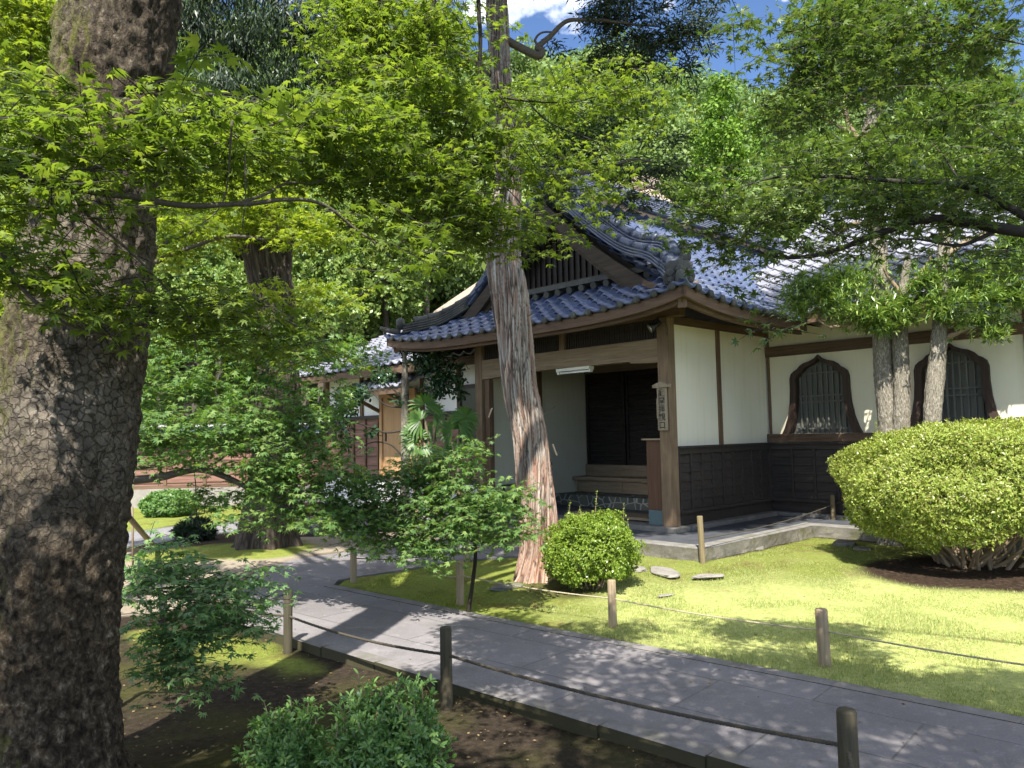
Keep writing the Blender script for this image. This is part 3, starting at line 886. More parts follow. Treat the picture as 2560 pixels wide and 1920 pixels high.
# sills
MB().box(-4.0, .10, -.10, .26, .1, .30).build('stone_sill', M['pale_stone'], TH, bevel=.01)
MB().box(-.30, .12, .262, 2.56, .1, .295).box(-.30, 9, 2.562, 2.9, .1, .296).build('stone_sill', M['pale_stone'], TH, bevel=.01)
MB().box(-3.8, -.32, .262, 2.9, .1, .27).build('porch_floor', M['slate'], TH)
# posts
for x0, x1 in ((-.17, 0.0), (-3.9, -3.73)):
    MB().box(x0, x1, 0.0, .17, .30, 3.06).build('post', M['post_z'], TH, bevel=.008)
# lintel with a swollen middle and curved ends
lp = [(-3.73, 2.79), (-.17, 2.79), (-.17, 2.47), (-.30, 2.475), (-.62, 2.49), (-.66, 2.515), (-2.0, 2.525), (-3.24, 2.515), (-3.28, 2.49), (-3.6, 2.475), (-3.73, 2.47)]
MB().prism(lp[::-1], 'y', .015, .155).build('lintel', M['post_x'], TH, bevel=.01)
MB().box(-4.3, .2, .02, .15, 3.06, 3.18).build('wall_plate', M['brown_x'], TH, bevel=.006)
MB().box(-1.98, -1.88, .03, .14, 2.79, 3.06).build('short_strut', M['post_z'], TH, bevel=.006)
for a, b in ((-3.73, -1.98), (-1.88, -.17)):
    tb = MB()
    x = a + .01
    while x < b - .03:
        tb.box(x, x + .022, .07, .085, 2.79, 3.06); x += .045
    tb.box(a, b, .0855, .10, 2.79, 3.06)
    tb.build('transom_screen', M['dark_x'], TH)
# right side wall (faces +x)
for a, b in ((.17, 1.24), (1.33, 2.685)):
    MB().box(-.12, -.045, a, b, .46, 3.06).build('side_wall', M['plaster'], TH)
MB().box(-.13, -.02, 1.24, 1.33, 1.3, 3.06).build('wall_post', M['brown_z'], TH, bevel=.004)
MB().box(-.10, -.015, .17, 2.68, 2.98, 3.09).build('wall_plate', M['brown_y'], TH, bevel=.004)
# board dado on the side wall
def dado(axis, a, b, face, nb, name='dado'):
    """clapboards with battens; axis 'y' = side wall facing +x at x=face, axis 'x' = wall facing -y at y=face"""
    m = MB()
    def bx(u0, u1, d0, d1, z0, z1):
        if axis == 'y': m.box(face + d0, face + d1, u0, u1, z0, z1)
        else: m.box(u0, u1, face - d1, face - d0, z0, z1)
    nrow = 6
    z0, z1 = .50, 1.24
    hh = (z1 - z0) / nrow
    for i in range(nrow):                       # lapped boards, each leaning out at its foot
        za, zb = z0 + hh * i, z0 + hh * (i + 1)
        if axis == 'y':
            vs = [(face + .002, a, za), (face + .024, a, za), (face + .008, a, zb + .004), (face + .002, a, zb + .004),
                  (face + .002, b, za), (face + .024, b, za), (face + .008, b, zb + .004), (face + .002, b, zb + .004)]
        else:
            vs = [(b, face - .002, za), (b, face - .024, za), (b, face - .008, zb + .004), (b, face - .002, zb + .004),
                  (a, face - .002, za), (a, face - .024, za), (a, face - .008, zb + .004), (a, face - .002, zb + .004)]
        m.add(vs, [(3, 2, 1, 0), (4, 5, 6, 7), (0, 1, 5, 4), (1, 2, 6, 5), (2, 3, 7, 6), (3, 0, 4, 7)])
    for i in range(nb + 1):
        u = a + (b - a - .035) * i / nb
        bx(u, u + .035, .0, .044, z0 - .01, z1 + .01)
    bx(a - .01, b, -.01, .05, 1.24, 1.315)
    bx(a - .03, b, -.02, .085, 1.3155, 1.345)
    bx(a - .02, b, -.01, .075, .455, .50)
    bx(a, b, -.02, .03, .30, .4545)
    m.build(name, M['dark_x'], TH, bevel=.003)
dado('y', .19, 2.63, -.045, 9)
# main wall facing -y, with bell windows
WY = 2.685
WINS = (.80, 2.57, 4.34)
def bell(cx, s=1.0, g=0.0):
    """outline of the bell shaped window, counter-clockwise; g grows it"""
    half = [(.60, 1.47), (.555, 1.56), (.50, 1.72), (.462, 1.92), (.448, 2.12), (.447, 2.30), (.425, 2.37), (.375, 2.415), (.325, 2.44), (.285, 2.485), (.22, 2.525), (.13, 2.548), (.05, 2.585), (0.0, 2.635)]
    h = [(x * (1 + g / .5) if z > 1.48 else x + g * 1.2, z + (g if z > 2.3 else g * .3 if z > 1.5 else 0)) for x, z in half]
    return [(cx + x * s, z) for x, z in h] + [(cx - x * s, z) for x, z in reversed(h[:-1])]
def wall_with_holes(x0, x1, z0, z1, holes, name, mat):
    loops = [[Vector((x0, z0, 0)), Vector((x1, z0, 0)), Vector((x1, z1, 0)), Vector((x0, z1, 0))]] + [[Vector((p[0], p[1], 0)) for p in h] for h in holes]
    flat = [p for lp in loops for p in lp]
    tri = tessellate_polygon(loops)
    m = MB()
    n = len(flat)
    m.add([(p.x, WY, p.y) for p in flat] + [(p.x, WY + .10, p.y) for p in flat], [tuple(t) for t in tri] + [tuple(n + i for i in t) for t in tri])
    o = 0
    for lp in loops:
        k = len(lp)
        m.add([(p.x, WY, p.y) for p in lp] + [(p.x, WY + .10, p.y) for p in lp], [(i, (i + 1) % k, k + (i + 1) % k, k + i) for i in range(k)])
    me = m.mesh(name)
    return finish(name, me, mat, TH)
posts_x = (-.045, 1.685, 3.455, 5.225, 6.9)
for i in range(3):
    wall_with_holes(posts_x[i] + .05, posts_x[i + 1] - .05, 1.472, 2.66, [bell(WINS[i])], 'main_wall', M['plaster'])
MB().box(posts_x[3] + .05, 9, WY, WY + .1, 1.472, 2.66).build('main_wall', M['plaster'], TH)
MB().box(-.02, 9, WY + .002, WY + .1, 2.82, 3.2).build('upper_wall', M['plaster'], TH)
MB().box(-.02, 9, WY + .001, WY + .1, .3, 1.30).build('lower_wall', M['dark_x'], TH)
for i, x in enumerate(posts_x):
    MB().box(x - .05 if i else x + .02, x + .05 if i else x + .06, WY - .022, WY + .09, 1.472, 3.2).build('wall_post', M['brown_z'], TH, bevel=.004)
MB().box(-.03, 9, WY - .045, WY + .05, 2.66, 2.82).build('tie_beam', M['brown_x'], TH, bevel=.006)
MB().box(-.04, 9, WY - .075, WY + .05, 1.348, 1.47).build('window_rail', M['brown_x'], TH, bevel=.006)
dado('x', -.035, 9, WY, 26, 'dado')
for i, cx in enumerate(WINS):
    wn_ = MB().box(cx - .75, cx + .75, WY + .098, WY + .11, 1.42, 2.7).build('window', M['pane'], TH)
    tag(wn_, 'bell shaped window' if i == 0 else None)
    outer, inner = bell(cx, 1.0, .0), bell(cx, .88, -.05)
    inner = [(p[0], max(p[1], 1.475)) for p in inner]
    n = len(outer)
    fr = MB()
    for d0, d1 in ((WY - .055, WY + .06),):
        vs = [(x, d0, z) for x, z in outer] + [(x, d0, z) for x, z in inner] + [(x, d1, z) for x, z in outer] + [(x, d1, z) for x, z in inner]
        fs = []
        for j in range(n - 1):
            fs += [(j, j + 1, n + j + 1, n + j), (2 * n + j + 1, 2 * n + j, 3 * n + j, 3 * n + j + 1),
                   (j + 1, j, 2 * n + j, 2 * n + j + 1), (n + j, n + j + 1, 3 * n + j + 1, 3 * n + j)]
        fr.add(vs, fs)
    fr.build('window_frame', M['frame'], wn_)
    la_ = MB()
    for j in range(-4, 5):
        x = cx + j * .082
        zt = 2.50 - abs(j) * .03 - (.06 if abs(j) == 4 else 0)
        la_.box(x - .012, x + .012, WY + .052, WY + .078, 1.475, zt)
    for zz in (1.53, 1.93, 2.02, 2.36):
        la_.box(cx - .40, cx + .40, WY + .0485, WY + .085, zz, zz + .025)
    la_.build('window_lattice', M['lattice'], wn_)
    if i == 2: break
# porch interior
for a, b in ((.17, 1.38), (1.48, 2.68)):
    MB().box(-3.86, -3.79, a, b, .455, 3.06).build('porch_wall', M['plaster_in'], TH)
MB().box(-3.87, -3.765, 1.38, 1.48, .3, 3.06).build('wall_post', M['brown_z'], TH, bevel=.004)
MB().box(-3.86, -3.78, .17, 2.68, .27, .452).build('skirting', M['dark_x'], TH)
MB().box(-3.72, -3.60, .05, .15, .30, 2.47).build('door_jamb', M['brown_z'], TH, bevel=.004)
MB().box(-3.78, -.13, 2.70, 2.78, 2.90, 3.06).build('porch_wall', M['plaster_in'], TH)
MB().box(-3.78, -.13, 2.64, 2.76, 2.66, 2.898).build('door_head', M['post_x'], TH, bevel=.005)
MB().box(-3.78, -.13, 2.62, 2.8, .745, .95).build('door_sill', M['post_x'], TH, bevel=.005)
MB().box(-3.9, -.05, .1, 2.75, 3.062, 3.09).build('porch_ceiling', M['soffit'], TH)
for i in range(4):
    x0 = -3.76 + i * .91
    y = 2.66 if i % 2 == 0 else 2.70
    d_ = MB()
    d_.box(x0, x0 + .06, y, y + .035, .951, 2.659).box(x0 + .86, x0 + .92, y, y + .035, .951, 2.659)
    d_.box(x0 + .06, x0 + .86, y, y + .035, .951, 1.03).box(x0 + .06, x0 + .86, y, y + .035, 2.58, 2.659)
    for j in range(17):
        zz = 1.035 + j * .091
        d_.add([(x0 + .06, y + .012, zz), (x0 + .86, y + .012, zz), (x0 + .86, y + .03, zz + .088), (x0 + .06, y + .03, zz + .088),
                (x0 + .06, y + .033, zz), (x0 + .86, y + .033, zz), (x0 + .86, y + .034, zz + .088), (x0 + .06, y + .034, zz + .088)],
               [(0, 1, 2, 3), (0, 4, 5, 1), (3, 2, 6, 7)])
    d_.build('sliding_door', M['door'], TH)
st = MB().box(-3.78, -.13, 2.24, 2.62, .68, .745)
st.box(-3.72, -.16, 2.30, 2.34, .47, .68)
for x in (-3.72, -2.7, -1.6, -.5): st.box(x, x + .05, 2.29, 2.30, .47, .68)
st.build('wooden_step', M['post_x'], TH, bevel=.005)
MB().box(-3.78, -.13, 1.75, 2.62, .262, .462).build('stone_step', M['crazed'], TH, bevel=.006)
MB().box(-2.3, -.28, .45, .95, .285, .325).build('floor_board', M['post_x'], TH, bevel=.004)
# interior right face
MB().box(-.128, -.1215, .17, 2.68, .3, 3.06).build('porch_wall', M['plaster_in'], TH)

# ---- roof
XR, XL, XC = .90, -5.25, -2.17
YE = -.90
def hcurve(d):
    return .43 * d + .088 * d * d
def swf(X):
    r = np.abs((X - XC) / (XR - XC)); return .19 * np.clip(r, 0, 1.1) ** 4
def sws(Y):
    return .19 * np.clip(1 - (Y - YE) / 2.6, 0, 1) ** 3
def z_front(X, Y): return 3.07 + hcurve(Y - YE) + swf(X) * np.clip(1 - (Y - YE) / 1.6, 0, 1)
def z_right(X, Y): return 3.07 + hcurve(XR - X) + sws(Y) * np.clip(1 - (XR - X) / 1.6, 0, 1)
def z_left(X, Y): return 3.07 + hcurve(X - XL) + sws(Y) * np.clip(1 - (X - XL) / 1.6, 0, 1)
def tile_sheet(s0, s1, t1, place, keep, tw=.26, tl=.215, amp=.029, name='roof'):
    """tiled slope: s along the eave, t up the slope; place(s,t)->(x,y,z of the bare slope)"""
    k = 9
    ns = int(math.ceil((s1 - s0) / tw)); nt = int(math.ceil(t1 / tl))
    u = np.concatenate([np.arange(ns)[:, None] + np.linspace(0, 1, k)[None, :-1]]).ravel()
    V, Fq = [], []
    base = 0
    for r in range(nt):
        tt = np.array([r * tl + .04, r * tl - .012, r * tl - .010, (r + .5) * tl, (r + 1) * tl + .045])
        lift = np.array([.0, .026, .050, .026, -.004])
        S, T = np.meshgrid(s0 + u * tw, np.clip(tt, -.03, t1 + .05), indexing='ij')
        f = (u % 1.0)
        prof = amp * (np.cos(2 * PI * f) + .35 * np.cos(4 * PI * f + .5)) 
        jit = .003 * vnoise(np.c_[np.floor(u) * 1.37, np.full(len(u), r * 2.1), u * 0], 5)
        x, yy, zz = place(S, T)
        zz = zz + (prof + jit)[:, None] + lift[None, :]
        V.append(np.stack([x, yy, zz], -1).reshape(-1, 3))
        Fq.append(grid_faces(len(u), 5) + base); base += len(u) * 5
    V = np.concatenate(V); Fq = np.concatenate(Fq)
    c = V[Fq].mean(1)
    Fq = Fq[keep(c[:, 0], c[:, 1])]
    n = np.cross(V[Fq[:, 1]] - V[Fq[:, 0]], V[Fq[:, 2]] - V[Fq[:, 0]])
    if n[:, 2].sum() < 0: Fq = Fq[:, ::-1]
    return V, Fq
parts = []
parts.append(tile_sheet(XL, XR, 1.2, lambda s, t: (s, YE + t, z_front(s, YE + t)),
                        lambda x, y: (y - YE < (XR - x) + .03) & (y - YE < (x - XL) + .03)))
parts.append(tile_sheet(YE, 9.0, XR - XC + .05, lambda s, t: (XR - t, s, z_right(XR - t, s)),
                        lambda x, y: ((XR - x < y - YE + .03) & (x > -.12)) | ((x <= -.12) & (y > -.10)) | ((y > .02))))
parts.append(tile_sheet(YE, 9.0, XC - XL + .05, lambda s, t: (XL + t, s, z_left(XL + t, s)),
                        lambda x, y: ((x - XL < y - YE + .03) & (x < -4.2)) | ((x >= -4.2) & (y > -.10)) | (y > .02)))
V = []; Fq = []; b = 0
for v_, f_ in parts:
    V.append(v_); Fq.append(f_ + b); b += len(v_)
roof = finish('roof', np_mesh('roof', np.concatenate(V), np.concatenate(Fq)), M['tile'], TH)
# main hall roof behind, eave along x
def z_main(X, Y): return 3.16 + .42 * (Y - 1.90) + .022 * (Y - 1.90) ** 2
v_, f_ = tile_sheet(-1.0, 10.5, 5.6, lambda s, t: (s, 1.90 + t, z_main(s, 1.90 + t)), lambda x, y: (x > .6) | (z_main(x, y) > z_right(x, y) - .1), tw=.27, tl=.23)
mroof = finish('main_roof', np_mesh('main_roof', v_, f_), M['tile_pale'], TH)
MB().tube([(-1, 7.3, 6.35), (10.5, 7.3, 6.35)], .16, 10).box(-1, 10.5, 7.18, 7.42, 5.9, 6.3).build('ridge_tiles', M['tile_ridge'], mroof, True)
# back slope closes the hall
MB().add([(-1, 7.3, 6.15), (10.5, 7.3, 6.15), (10.5, 12, 3.6), (-1, 12, 3.6)], [(0, 1, 2, 3)]).build('back_slope', M['tile_pale'], mroof)
MB().box(6.9, 9, WY + .1, 11, .3, 3.2).build('far_wall', M['plaster'], TH)
# soffits: boards under each slope
def soffit(place, s0, s1, t1, drop, name, par):
    S, T = np.meshgrid(np.linspace(s0, s1, 40), np.linspace(.05, t1, 8), indexing='ij')
    x, y, z = place(S, T)
    me = np_mesh(name, np.stack([x, y, z - drop], -1).reshape(-1, 3), grid_faces(40, 8))
    finish(name, me, M['soffit'], par)
soffit(lambda s, t: (np.clip(s, XL + t, XR - t), YE + t, z_front(np.clip(s, XL + t, XR - t), YE + t)), XL, XR, 1.05, .055, 'eave_boards', roof)
soffit(lambda s, t: (XR - t, np.maximum(s, YE + t), z_right(XR - t, np.maximum(s, YE + t))), YE, 3.2, 1.05, .056, 'eave_boards', roof)
soffit(lambda s, t: (XL + t, np.maximum(s, YE + t), z_left(XL + t, np.maximum(s, YE + t))), YE, 5, 1.4, .057, 'eave_boards', roof)
soffit(lambda s, t: (s, 1.90 + t, z_main(s, 1.90 + t)), .9, 9, 1.0, .07, 'eave_boards', mroof)
def fascia(pts, outn, name, par, h0, h1, th, mat):
    m = MB()
    P = np.array(pts, float); o = np.array(outn, float)
    n = len(P)
    vs = []
    for p in P:
        vs += [p + o * 0 + (0, 0, -h0), p - o * th + (0, 0, -h0), p - o * th + (0, 0, -h1), p + (0, 0, -h1)]
    fs = [(0, 3, 2, 1), tuple((n - 1) * 4 + i for i in (0, 1, 2, 3))]
    for i in range(n - 1):
        for k in range(4):
            k2 = (k + 1) % 4
            fs.append((i * 4 + k, i * 4 + k2, (i + 1) * 4 + k2, (i + 1) * 4 + k))
    m.add(vs, fs).build(name, mat, par, bevel=.004)
ff = [(x, YE + .03, float(z_front(np.array(x), np.array(YE)))) for x in np.linspace(XL + .03, XR - .03, 33)]
fascia(ff, (0, -1, 0), 'eave_fascia', roof, .0, .13, .05, M['brown_x'])
ff = [(x, YE + .11, float(z_front(np.array(x), np.array(YE)))) for x in np.linspace(XL + .11, XR - .11, 33)]
fascia(ff, (0, -1, 0), 'eave_fascia', roof, .10, .17, .06, M['brown_x'])
fr_ = [(XR - .03, y, float(z_right(np.array(XR), np.array(y)))) for y in np.linspace(YE + .03, 2.2, 22)]
fascia(fr_, (1, 0, 0), 'eave_fascia', roof, .001, .131, .05, M['brown_y'])
fr_ = [(XR - .11, y, float(z_right(np.array(XR), np.array(y)))) for y in np.linspace(YE + .11, 2.2, 22)]
fascia(fr_, (1, 0, 0), 'eave_fascia', roof, .101, .171, .06, M['brown_y'])
fl_ = [(XL + .03, y, float(z_left(np.array(XL), np.array(y)))) for y in np.linspace(YE + .03, 5, 22)]
fascia(fl_, (-1, 0, 0), 'eave_fascia', roof, .001, .131, .05, M['brown_y'])
fascia([(x, 1.94, 3.16) for x in (1.0, 4, 9)], (0, -1, 0), 'eave_fascia', mroof, .0, .14, .06, M['brown_x'])
# rafters
for x in np.arange(XL + .55, XR - .35, .30):
    za, zb = float(z_front(np.array(x), np.array(YE + .12))), float(z_front(np.array(x), np.array(.12)))
    MB().beam((x, YE + .14, za - .115), (x, .14, zb - .10 if zb < 3.5 else za + .25), .055, .075).build('rafter', M['post_x'], roof)
for y in np.arange(YE + .5, 2.3, .30):
    za, zb = float(z_right(np.array(XR - .12), np.array(y))), float(z_right(np.array(.0), np.array(y)))
    MB().beam((XR - .14, y, za - .115), (-.05, y, zb - .10), .055, .075).build('rafter', M['brown_x'], roof)
for x in np.arange(1.2, 6.5, .33):
    MB().beam((x, 2.0, 3.16 - .09), (x, 2.75, 3.16 + .25), .055, .075).build('rafter', M['brown_y'], mroof)
MB().beam((XR - .12, YE + .12, 3.07), (-.1, .1, 3.28), .11, .14).build('corner_rafter', M['brown_y'], roof, bevel=.005)
MB().beam((XL + .12, YE + .12, 3.07), (-4.2, .1, 3.28), .11, .14).build('corner_rafter', M['brown_y'], roof, bevel=.005)
# round eave end tiles
for i in range(int((XR - XL) / .26) + 1):
    x = XL + i * .26
    if XL + .05 < x < XR - .05:
        MB().lathe((x, YE - .018, float(z_front(np.array(x), np.array(YE))) + .022), [(.0, -.02), (.042, -.018), (.046, 0), (.046, .03)], 10, (0, 1, 0)).build('eave_end_tile', M['old_tile'], roof, True)
for i in range(1, 12):
    y = YE + i * .26
    MB().lathe((XR + .018, y, float(z_right(np.array(XR), np.array(y))) + .022), [(.0, -.02), (.042, -.018), (.046, 0), (.046, .03)], 10, (-1, 0, 0)).build('eave_end_tile', M['old_tile'], roof, True)

# gable: recessed wall, tie, bargeboards, pendant
zg = 3.72
gy_ = .30
hx_ = np.linspace(XC, -.05, 14)
gb = [(x, float(z_right(np.array(x), np.array(3.0))) - .10) for x in hx_]
tri = [(2 * XC - x, z) for x, z in gb[::-1]] + gb[1:] + [(-.05, zg - .2), (2 * XC + .05, zg - .2)]
MB().prism(tri[::-1], 'y', gy_, gy_ + .05).build('gable_wall', M['door'], roof)
gl = MB()
for x in np.arange(XC - 1.5, XC + 1.51, .12):
    zt = float(z_right(np.array(XC + abs(x - XC)), np.array(3.0))) - .28
    if zt > zg + .22: gl.box(x - .018, x + .018, gy_ - .035, gy_ - .005, zg + .14, zt)
gl.build('gable_lattice', M['door'], roof)
MB().box(XC - 2.05, XC + 2.05, gy_ - .09, gy_ - .002, zg + .02, zg + .15).build('gable_tie', M['gable_wood'], roof, bevel=.006)
for sgn in (1, -1):
    up_ = [(XC + sgn * (x - XC), z - .0) for x, z in gb]
    lo_ = [(XC + sgn * (x - XC), z - .21 - .05 * (x - XC) / 2) for x, z in gb]
    q = up_ + lo_[::-1]
    MB().prism(q if sgn < 0 else q[::-1], 'y', -.07, -.01).build('bargeboard', M['gable_wood'], roof, bevel=.004)
    q = [(XC + sgn * (x - XC), z - .15) for x, z in gb] + [(XC + sgn * (x - XC), z - .34) for x, z in gb[::-1]]
    MB().prism(q if sgn < 0 else q[::-1], 'y', .02, .07).build('inner_bargeboard', M['gable_wood'], roof)
pz = gb[0][1] - .18
pend = [(-.07, 0), (.07, 0), (.09, -.12), (.2, -.16), (.24, -.23), (.18, -.28), (.12, -.25), (.09, -.33), (.05, -.38), (0, -.46), (-.05, -.38), (-.09, -.33), (-.12, -.25), (-.18, -.28), (-.24, -.23), (-.2, -.16), (-.09, -.12)]
MB().prism([(XC + x, pz + z) for x, z in pend], 'y', -.10, -.072).build('gable_pendant', M['gable_wood'], roof, bevel=.006)
# old tile course where the skirt meets the gable
oc = MB()
for x in np.arange(2 * XC + .35, -.35, .24):
    oc.lathe((x, .12, zg - .02), [(.055, 0), (.06, .02), (.06, .2)], 9, (0, 1, .25))
oc.box(2 * XC + .3, -.3, .10, .26, zg + .03, zg + .075).box(2 * XC + .3, -.3, .12, .26, zg + .077, zg + .115)
oc.build('gable_foot_tiles', M['old_tile'], roof)
# ridges: stacked flat tiles with a round roll on top
def ridge(path, wd, layers, rr, name, par, mat):
    P = smooth(path, 5)
    m = MB()
    T = nrm(np.gradient(P, axis=0))
    sd = nrm(np.cross(T, (0, 0, 1)))
    for l in range(layers):
        ww = wd * (1 - .10 * l) / 2
        za, zb = -.08 + l * .042, -.08 + l * .042 + .032
        vs = []
        for p, s in zip(P, sd):
            vs += [p + s * ww + (0, 0, za), p + s * ww + (0, 0, zb), p - s * ww + (0, 0, zb), p - s * ww + (0, 0, za)]
        fs = []
        for i in range(len(P) - 1):
            for k_ in range(4):
                k2 = (k_ + 1) % 4
                fs.append((i * 4 + k_, i * 4 + k2, (i + 1) * 4 + k2, (i + 1) * 4 + k_))
        fs += [(3, 2, 1, 0), tuple((len(P) - 1) * 4 + i for i in range(4))]
        m.add(vs, fs)
    zt = -.08 + layers * .042 + rr * .45
    # roll made of separate round tiles with collars
    Ls = np.concatenate([[0], np.cumsum(np.linalg.norm(np.diff(P, axis=0), axis=1))])
    step = .27
    for i in range(int(Ls[-1] / step)):
        ss = np.linspace(i * step, (i + 1) * step + .01, 4)
        pts = np.stack([np.interp(ss, Ls, P[:, c]) for c in range(3)], 1) + (0, 0, zt)
        m.tube(pts, [rr * .95, rr * .95, rr, rr * 1.16], 10)
    m.build(name, mat, par, True)
cz = float(z_right(np.array(XR), np.array(YE)))
ridge([(XC, .02, 5.43), (XC + .7, .02, float(z_right(np.array(XC + .7), np.array(3.))) + .16), (-.75, .02, float(z_right(np.array(-.75), np.array(3.))) + .15), (-.22, -.0, 3.93), (.08, -.12, 3.74)], .17, 3, .062, 'verge_ridge', roof, M['tile_ridge'])
ridge([(XC, .34, 5.50), (XC + .7, .34, float(z_right(np.array(XC + .7), np.array(3.))) + .20), (-.75, .34, float(z_right(np.array(-.75), np.array(3.))) + .19), (-.1, .20, 3.98), (.30, -.2, 3.66)], .24, 5, .07, 'descending_ridge', roof, M['tile_ridge'])
ridge([(.05, -.06, 3.74), (.32, -.32, 3.58), (.60, -.60, 3.42)], .22, 4, .075, 'hip_ridge', roof, M['tile_ridge'])
ridge([(-4.0, .02, 3.78), (-4.5, -.25, 3.52), (-5.0, -.66, 3.40)], .2, 4, .065, 'hip_ridge', roof, M['old_tile'])
ridge([(XC, .02, 5.43), (XC - .7, .02, float(z_right(np.array(XC + .7), np.array(3.))) + .16), (-3.6, .02, float(z_right(np.array(-.75), np.array(3.))) + .10), (-4.0, .02, 3.80)], .17, 3, .062, 'verge_ridge', roof, M['tile_ridge'])
ridge([(XC, -.1, 5.55), (XC, 2, 5.5), (XC, 8.8, 5.5)], .3, 5, .09, 'main_ridge', roof, M['tile_ridge'])
# demon-face end tile at the corner: body with scrolls and a boss
on = MB()
oc_ = np.array([.66, -.66, cz + .20]); dx = np.array([.7071, -.7071, 0]); dy = np.array([.7071, .7071, 0])
def onp(u, z): return oc_ + dy * u * .8 + (0, 0, z * .8 - .04)
prof = [(-.20, -.14), (.20, -.14), (.24, -.02), (.19, .08), (.21, .16), (.13, .22), (.06, .21), (0, .26), (-.06, .21), (-.13, .22), (-.21, .16), (-.19, .08), (-.24, -.02)]
n = len(prof)
vs = [onp(u, z) + dx * .05 for u, z in prof] + [onp(u, z) - dx * .06 for u, z in prof]
on.add(vs, [tuple(range(n)), tuple(reversed(range(n, 2 * n)))] + [(i, n + i, n + (i + 1) % n, (i + 1) % n) for i in range(n)])
for u, z, r in ((-.15, .02, .055), (.15, .02, .055), (-.13, -.08, .05), (.13, -.08, .05), (0, .08, .06), (-.07, -.03, .035), (.07, -.03, .035)):
    on.lathe(onp(u, z) + dx * .05, [(r, -.01), (r * .95, .03), (r * .6, .05), (r * .3, .045), (.0, .06)], 10, tuple(dx))
on.lathe(onp(0, -.12) + dx * .12, [(.035, -.06), (.07, 0), (.075, .06), (.05, .12), (.0, .15)], 12)
on.build('corner_ornament', M['old_tile'], roof, True, bevel=.006)
on2 = MB()
for u, z, r in ((0, 0, .09), (0, .12, .07)):
    on2.lathe((.34, -.05, 3.80 + z), [(r, -.05), (r * 1.1, .0), (r * .8, .05), (0, .06)], 12, (.8, -.6, 0))
on2.box(.22, .36, -.16, .06, 3.55, 3.78)
on2.build('ridge_end_ornament', M['old_tile'], roof, True)
q0 = np.array([-5.05, -.70, 3.36])
MB().tube(smooth([q0, q0 + (-.12, -.12, .02), q0 + (-.25, -.25, .08)], 4), np.linspace(.06, .03, 9), 8).lathe(q0 + (.0, .0, .14), [(.1, -.06), (.11, .0), (.08, .06), (0, .07)], 12, (-.7, -.7, 0)).build('corner_ornament', M['old_tile'], roof, True)
# ------------------------------------------------------------------ things on and around the entrance
def local_root(name, lx, ly, z, label, cat, group=None, rz=0.0):
    p = LW(lx, ly, z)
    return tag(empty(name, p, ANG + rz), label, cat, group)
# hanging name board
sb = local_root('sign_board', -.085, -.02, 1.56, 'narrow wooden sign board with five brushed characters hung on the right porch post', 'sign')
MB().box(-.072, .072, -.03, 0, 0, .60).build('board', M['sign_wood'], sb, bevel=.003)
MB().prism([(-.12, .565), (.12, .565), (.125, .60), (0, .64), (-.125, .60)], 'y', -.055, .012).build('board_roof', M['sign_wood'], sb, bevel=.003)
MB().box(-.095, -.073, -.015, 0, .16, .42).build('back_strip', M['sign_wood'], sb)
for i, ch in enumerate('庭園拝観口'):
    cu = bpy.data.curves.new('character', 'FONT'); cu.body = ch; cu.size = .105; cu.extrude = .0012; cu.offset = .0016
    cu.align_x = 'CENTER'
    to = bpy.data.objects.new('tmp', cu); COL.objects.link(to)
    bpy.context.view_layer.update()
    me = bpy.data.meshes.new_from_object(to.evaluated_get(bpy.context.evaluated_depsgraph_get()))
    bpy.data.objects.remove(to)
    me.name = 'character'
    me.transform(Matrix.Translation((0, -.0315, .455 - i * .106)) @ Matrix.Rotation(PI / 2, 4, 'X'))
    finish('character', me, M['ink'], sb)
# spotlight clamped under the eave by the post
sp = local_root('spotlight', -.06, -.12, 2.92, 'small black clip on spotlight under the eave at the top of the porch post', 'lamp')
MB().tube([(0, .02, .14), (0, 0, .08)], .012, 8).beam((-.02, 0, .09), (.05, -.02, .03), .05, .05).build('clamp', M['black'], sp, bevel=.004)
MB().lathe((.02, -.03, .03), [(.03, -.03), (.035, .03), (.05, .06), (.06, .11)], 14, (-.6, -.65, -.45)).build('lamp_head', M['black'], sp, True)
MB().lathe((-.045, -.10, -.02), [(.056, .0), (.058, .012), (.05, .016), (.02, .006)], 14, (-.6, -.65, -.45)).build('reflector', M['chrome'], sp, True)
MB().tube(smooth([(.05, -.02, .03), (.12, -.02, .06), (.16, -.01, -.02), (.15, 0, -.13), (.13, 0, -.06), (.12, .01, .12)], 6), .004, 6).build('cable', M['black'], sp)
# tube light under the lintel
q = LP(1437, 925, Y=.09)
tl_ = local_root('tube_light', q[0], .085, 2.445, 'short cream fluorescent tube lamp fixed under the porch lintel', 'lamp')
MB().prism([(-.05, .03), (.05, .03), (.05, .075), (-.05, .075)], 'x', -.33, .33).build('housing', M['lamp_white'], tl_, bevel=.006)
MB().tube([(-.29, 0, .008), (.29, 0, .008)], .016, 10).build('tube', M['lamp_tube'], tl_, True)
MB().box(-.33, -.295, -.03, .03, -.012, .03).box(.295, .33, -.03, .03, -.012, .03).build('lamp_holder', M['lamp_white'], tl_)
# narrow cabinet beside the post with its bluish foot stone
cb = local_root('shoe_cabinet', -.30, .14, .30, 'tall narrow brown cabinet on a bluish stone beside the right porch post', 'cabinet')
MB().box(-.115, .115, -.11, .13, .001, .2).build('foot_stone', M['blue_stone'], cb, bevel=.01)
MB().box(-.12, .12, -.105, .125, .201, 1.13).build('cabinet_body', M['box_brown'], cb, bevel=.006)
MB().box(-.17, .14, -.15, .14, 1.131, 1.155).build('top_board', M['post_x'], cb, bevel=.004)
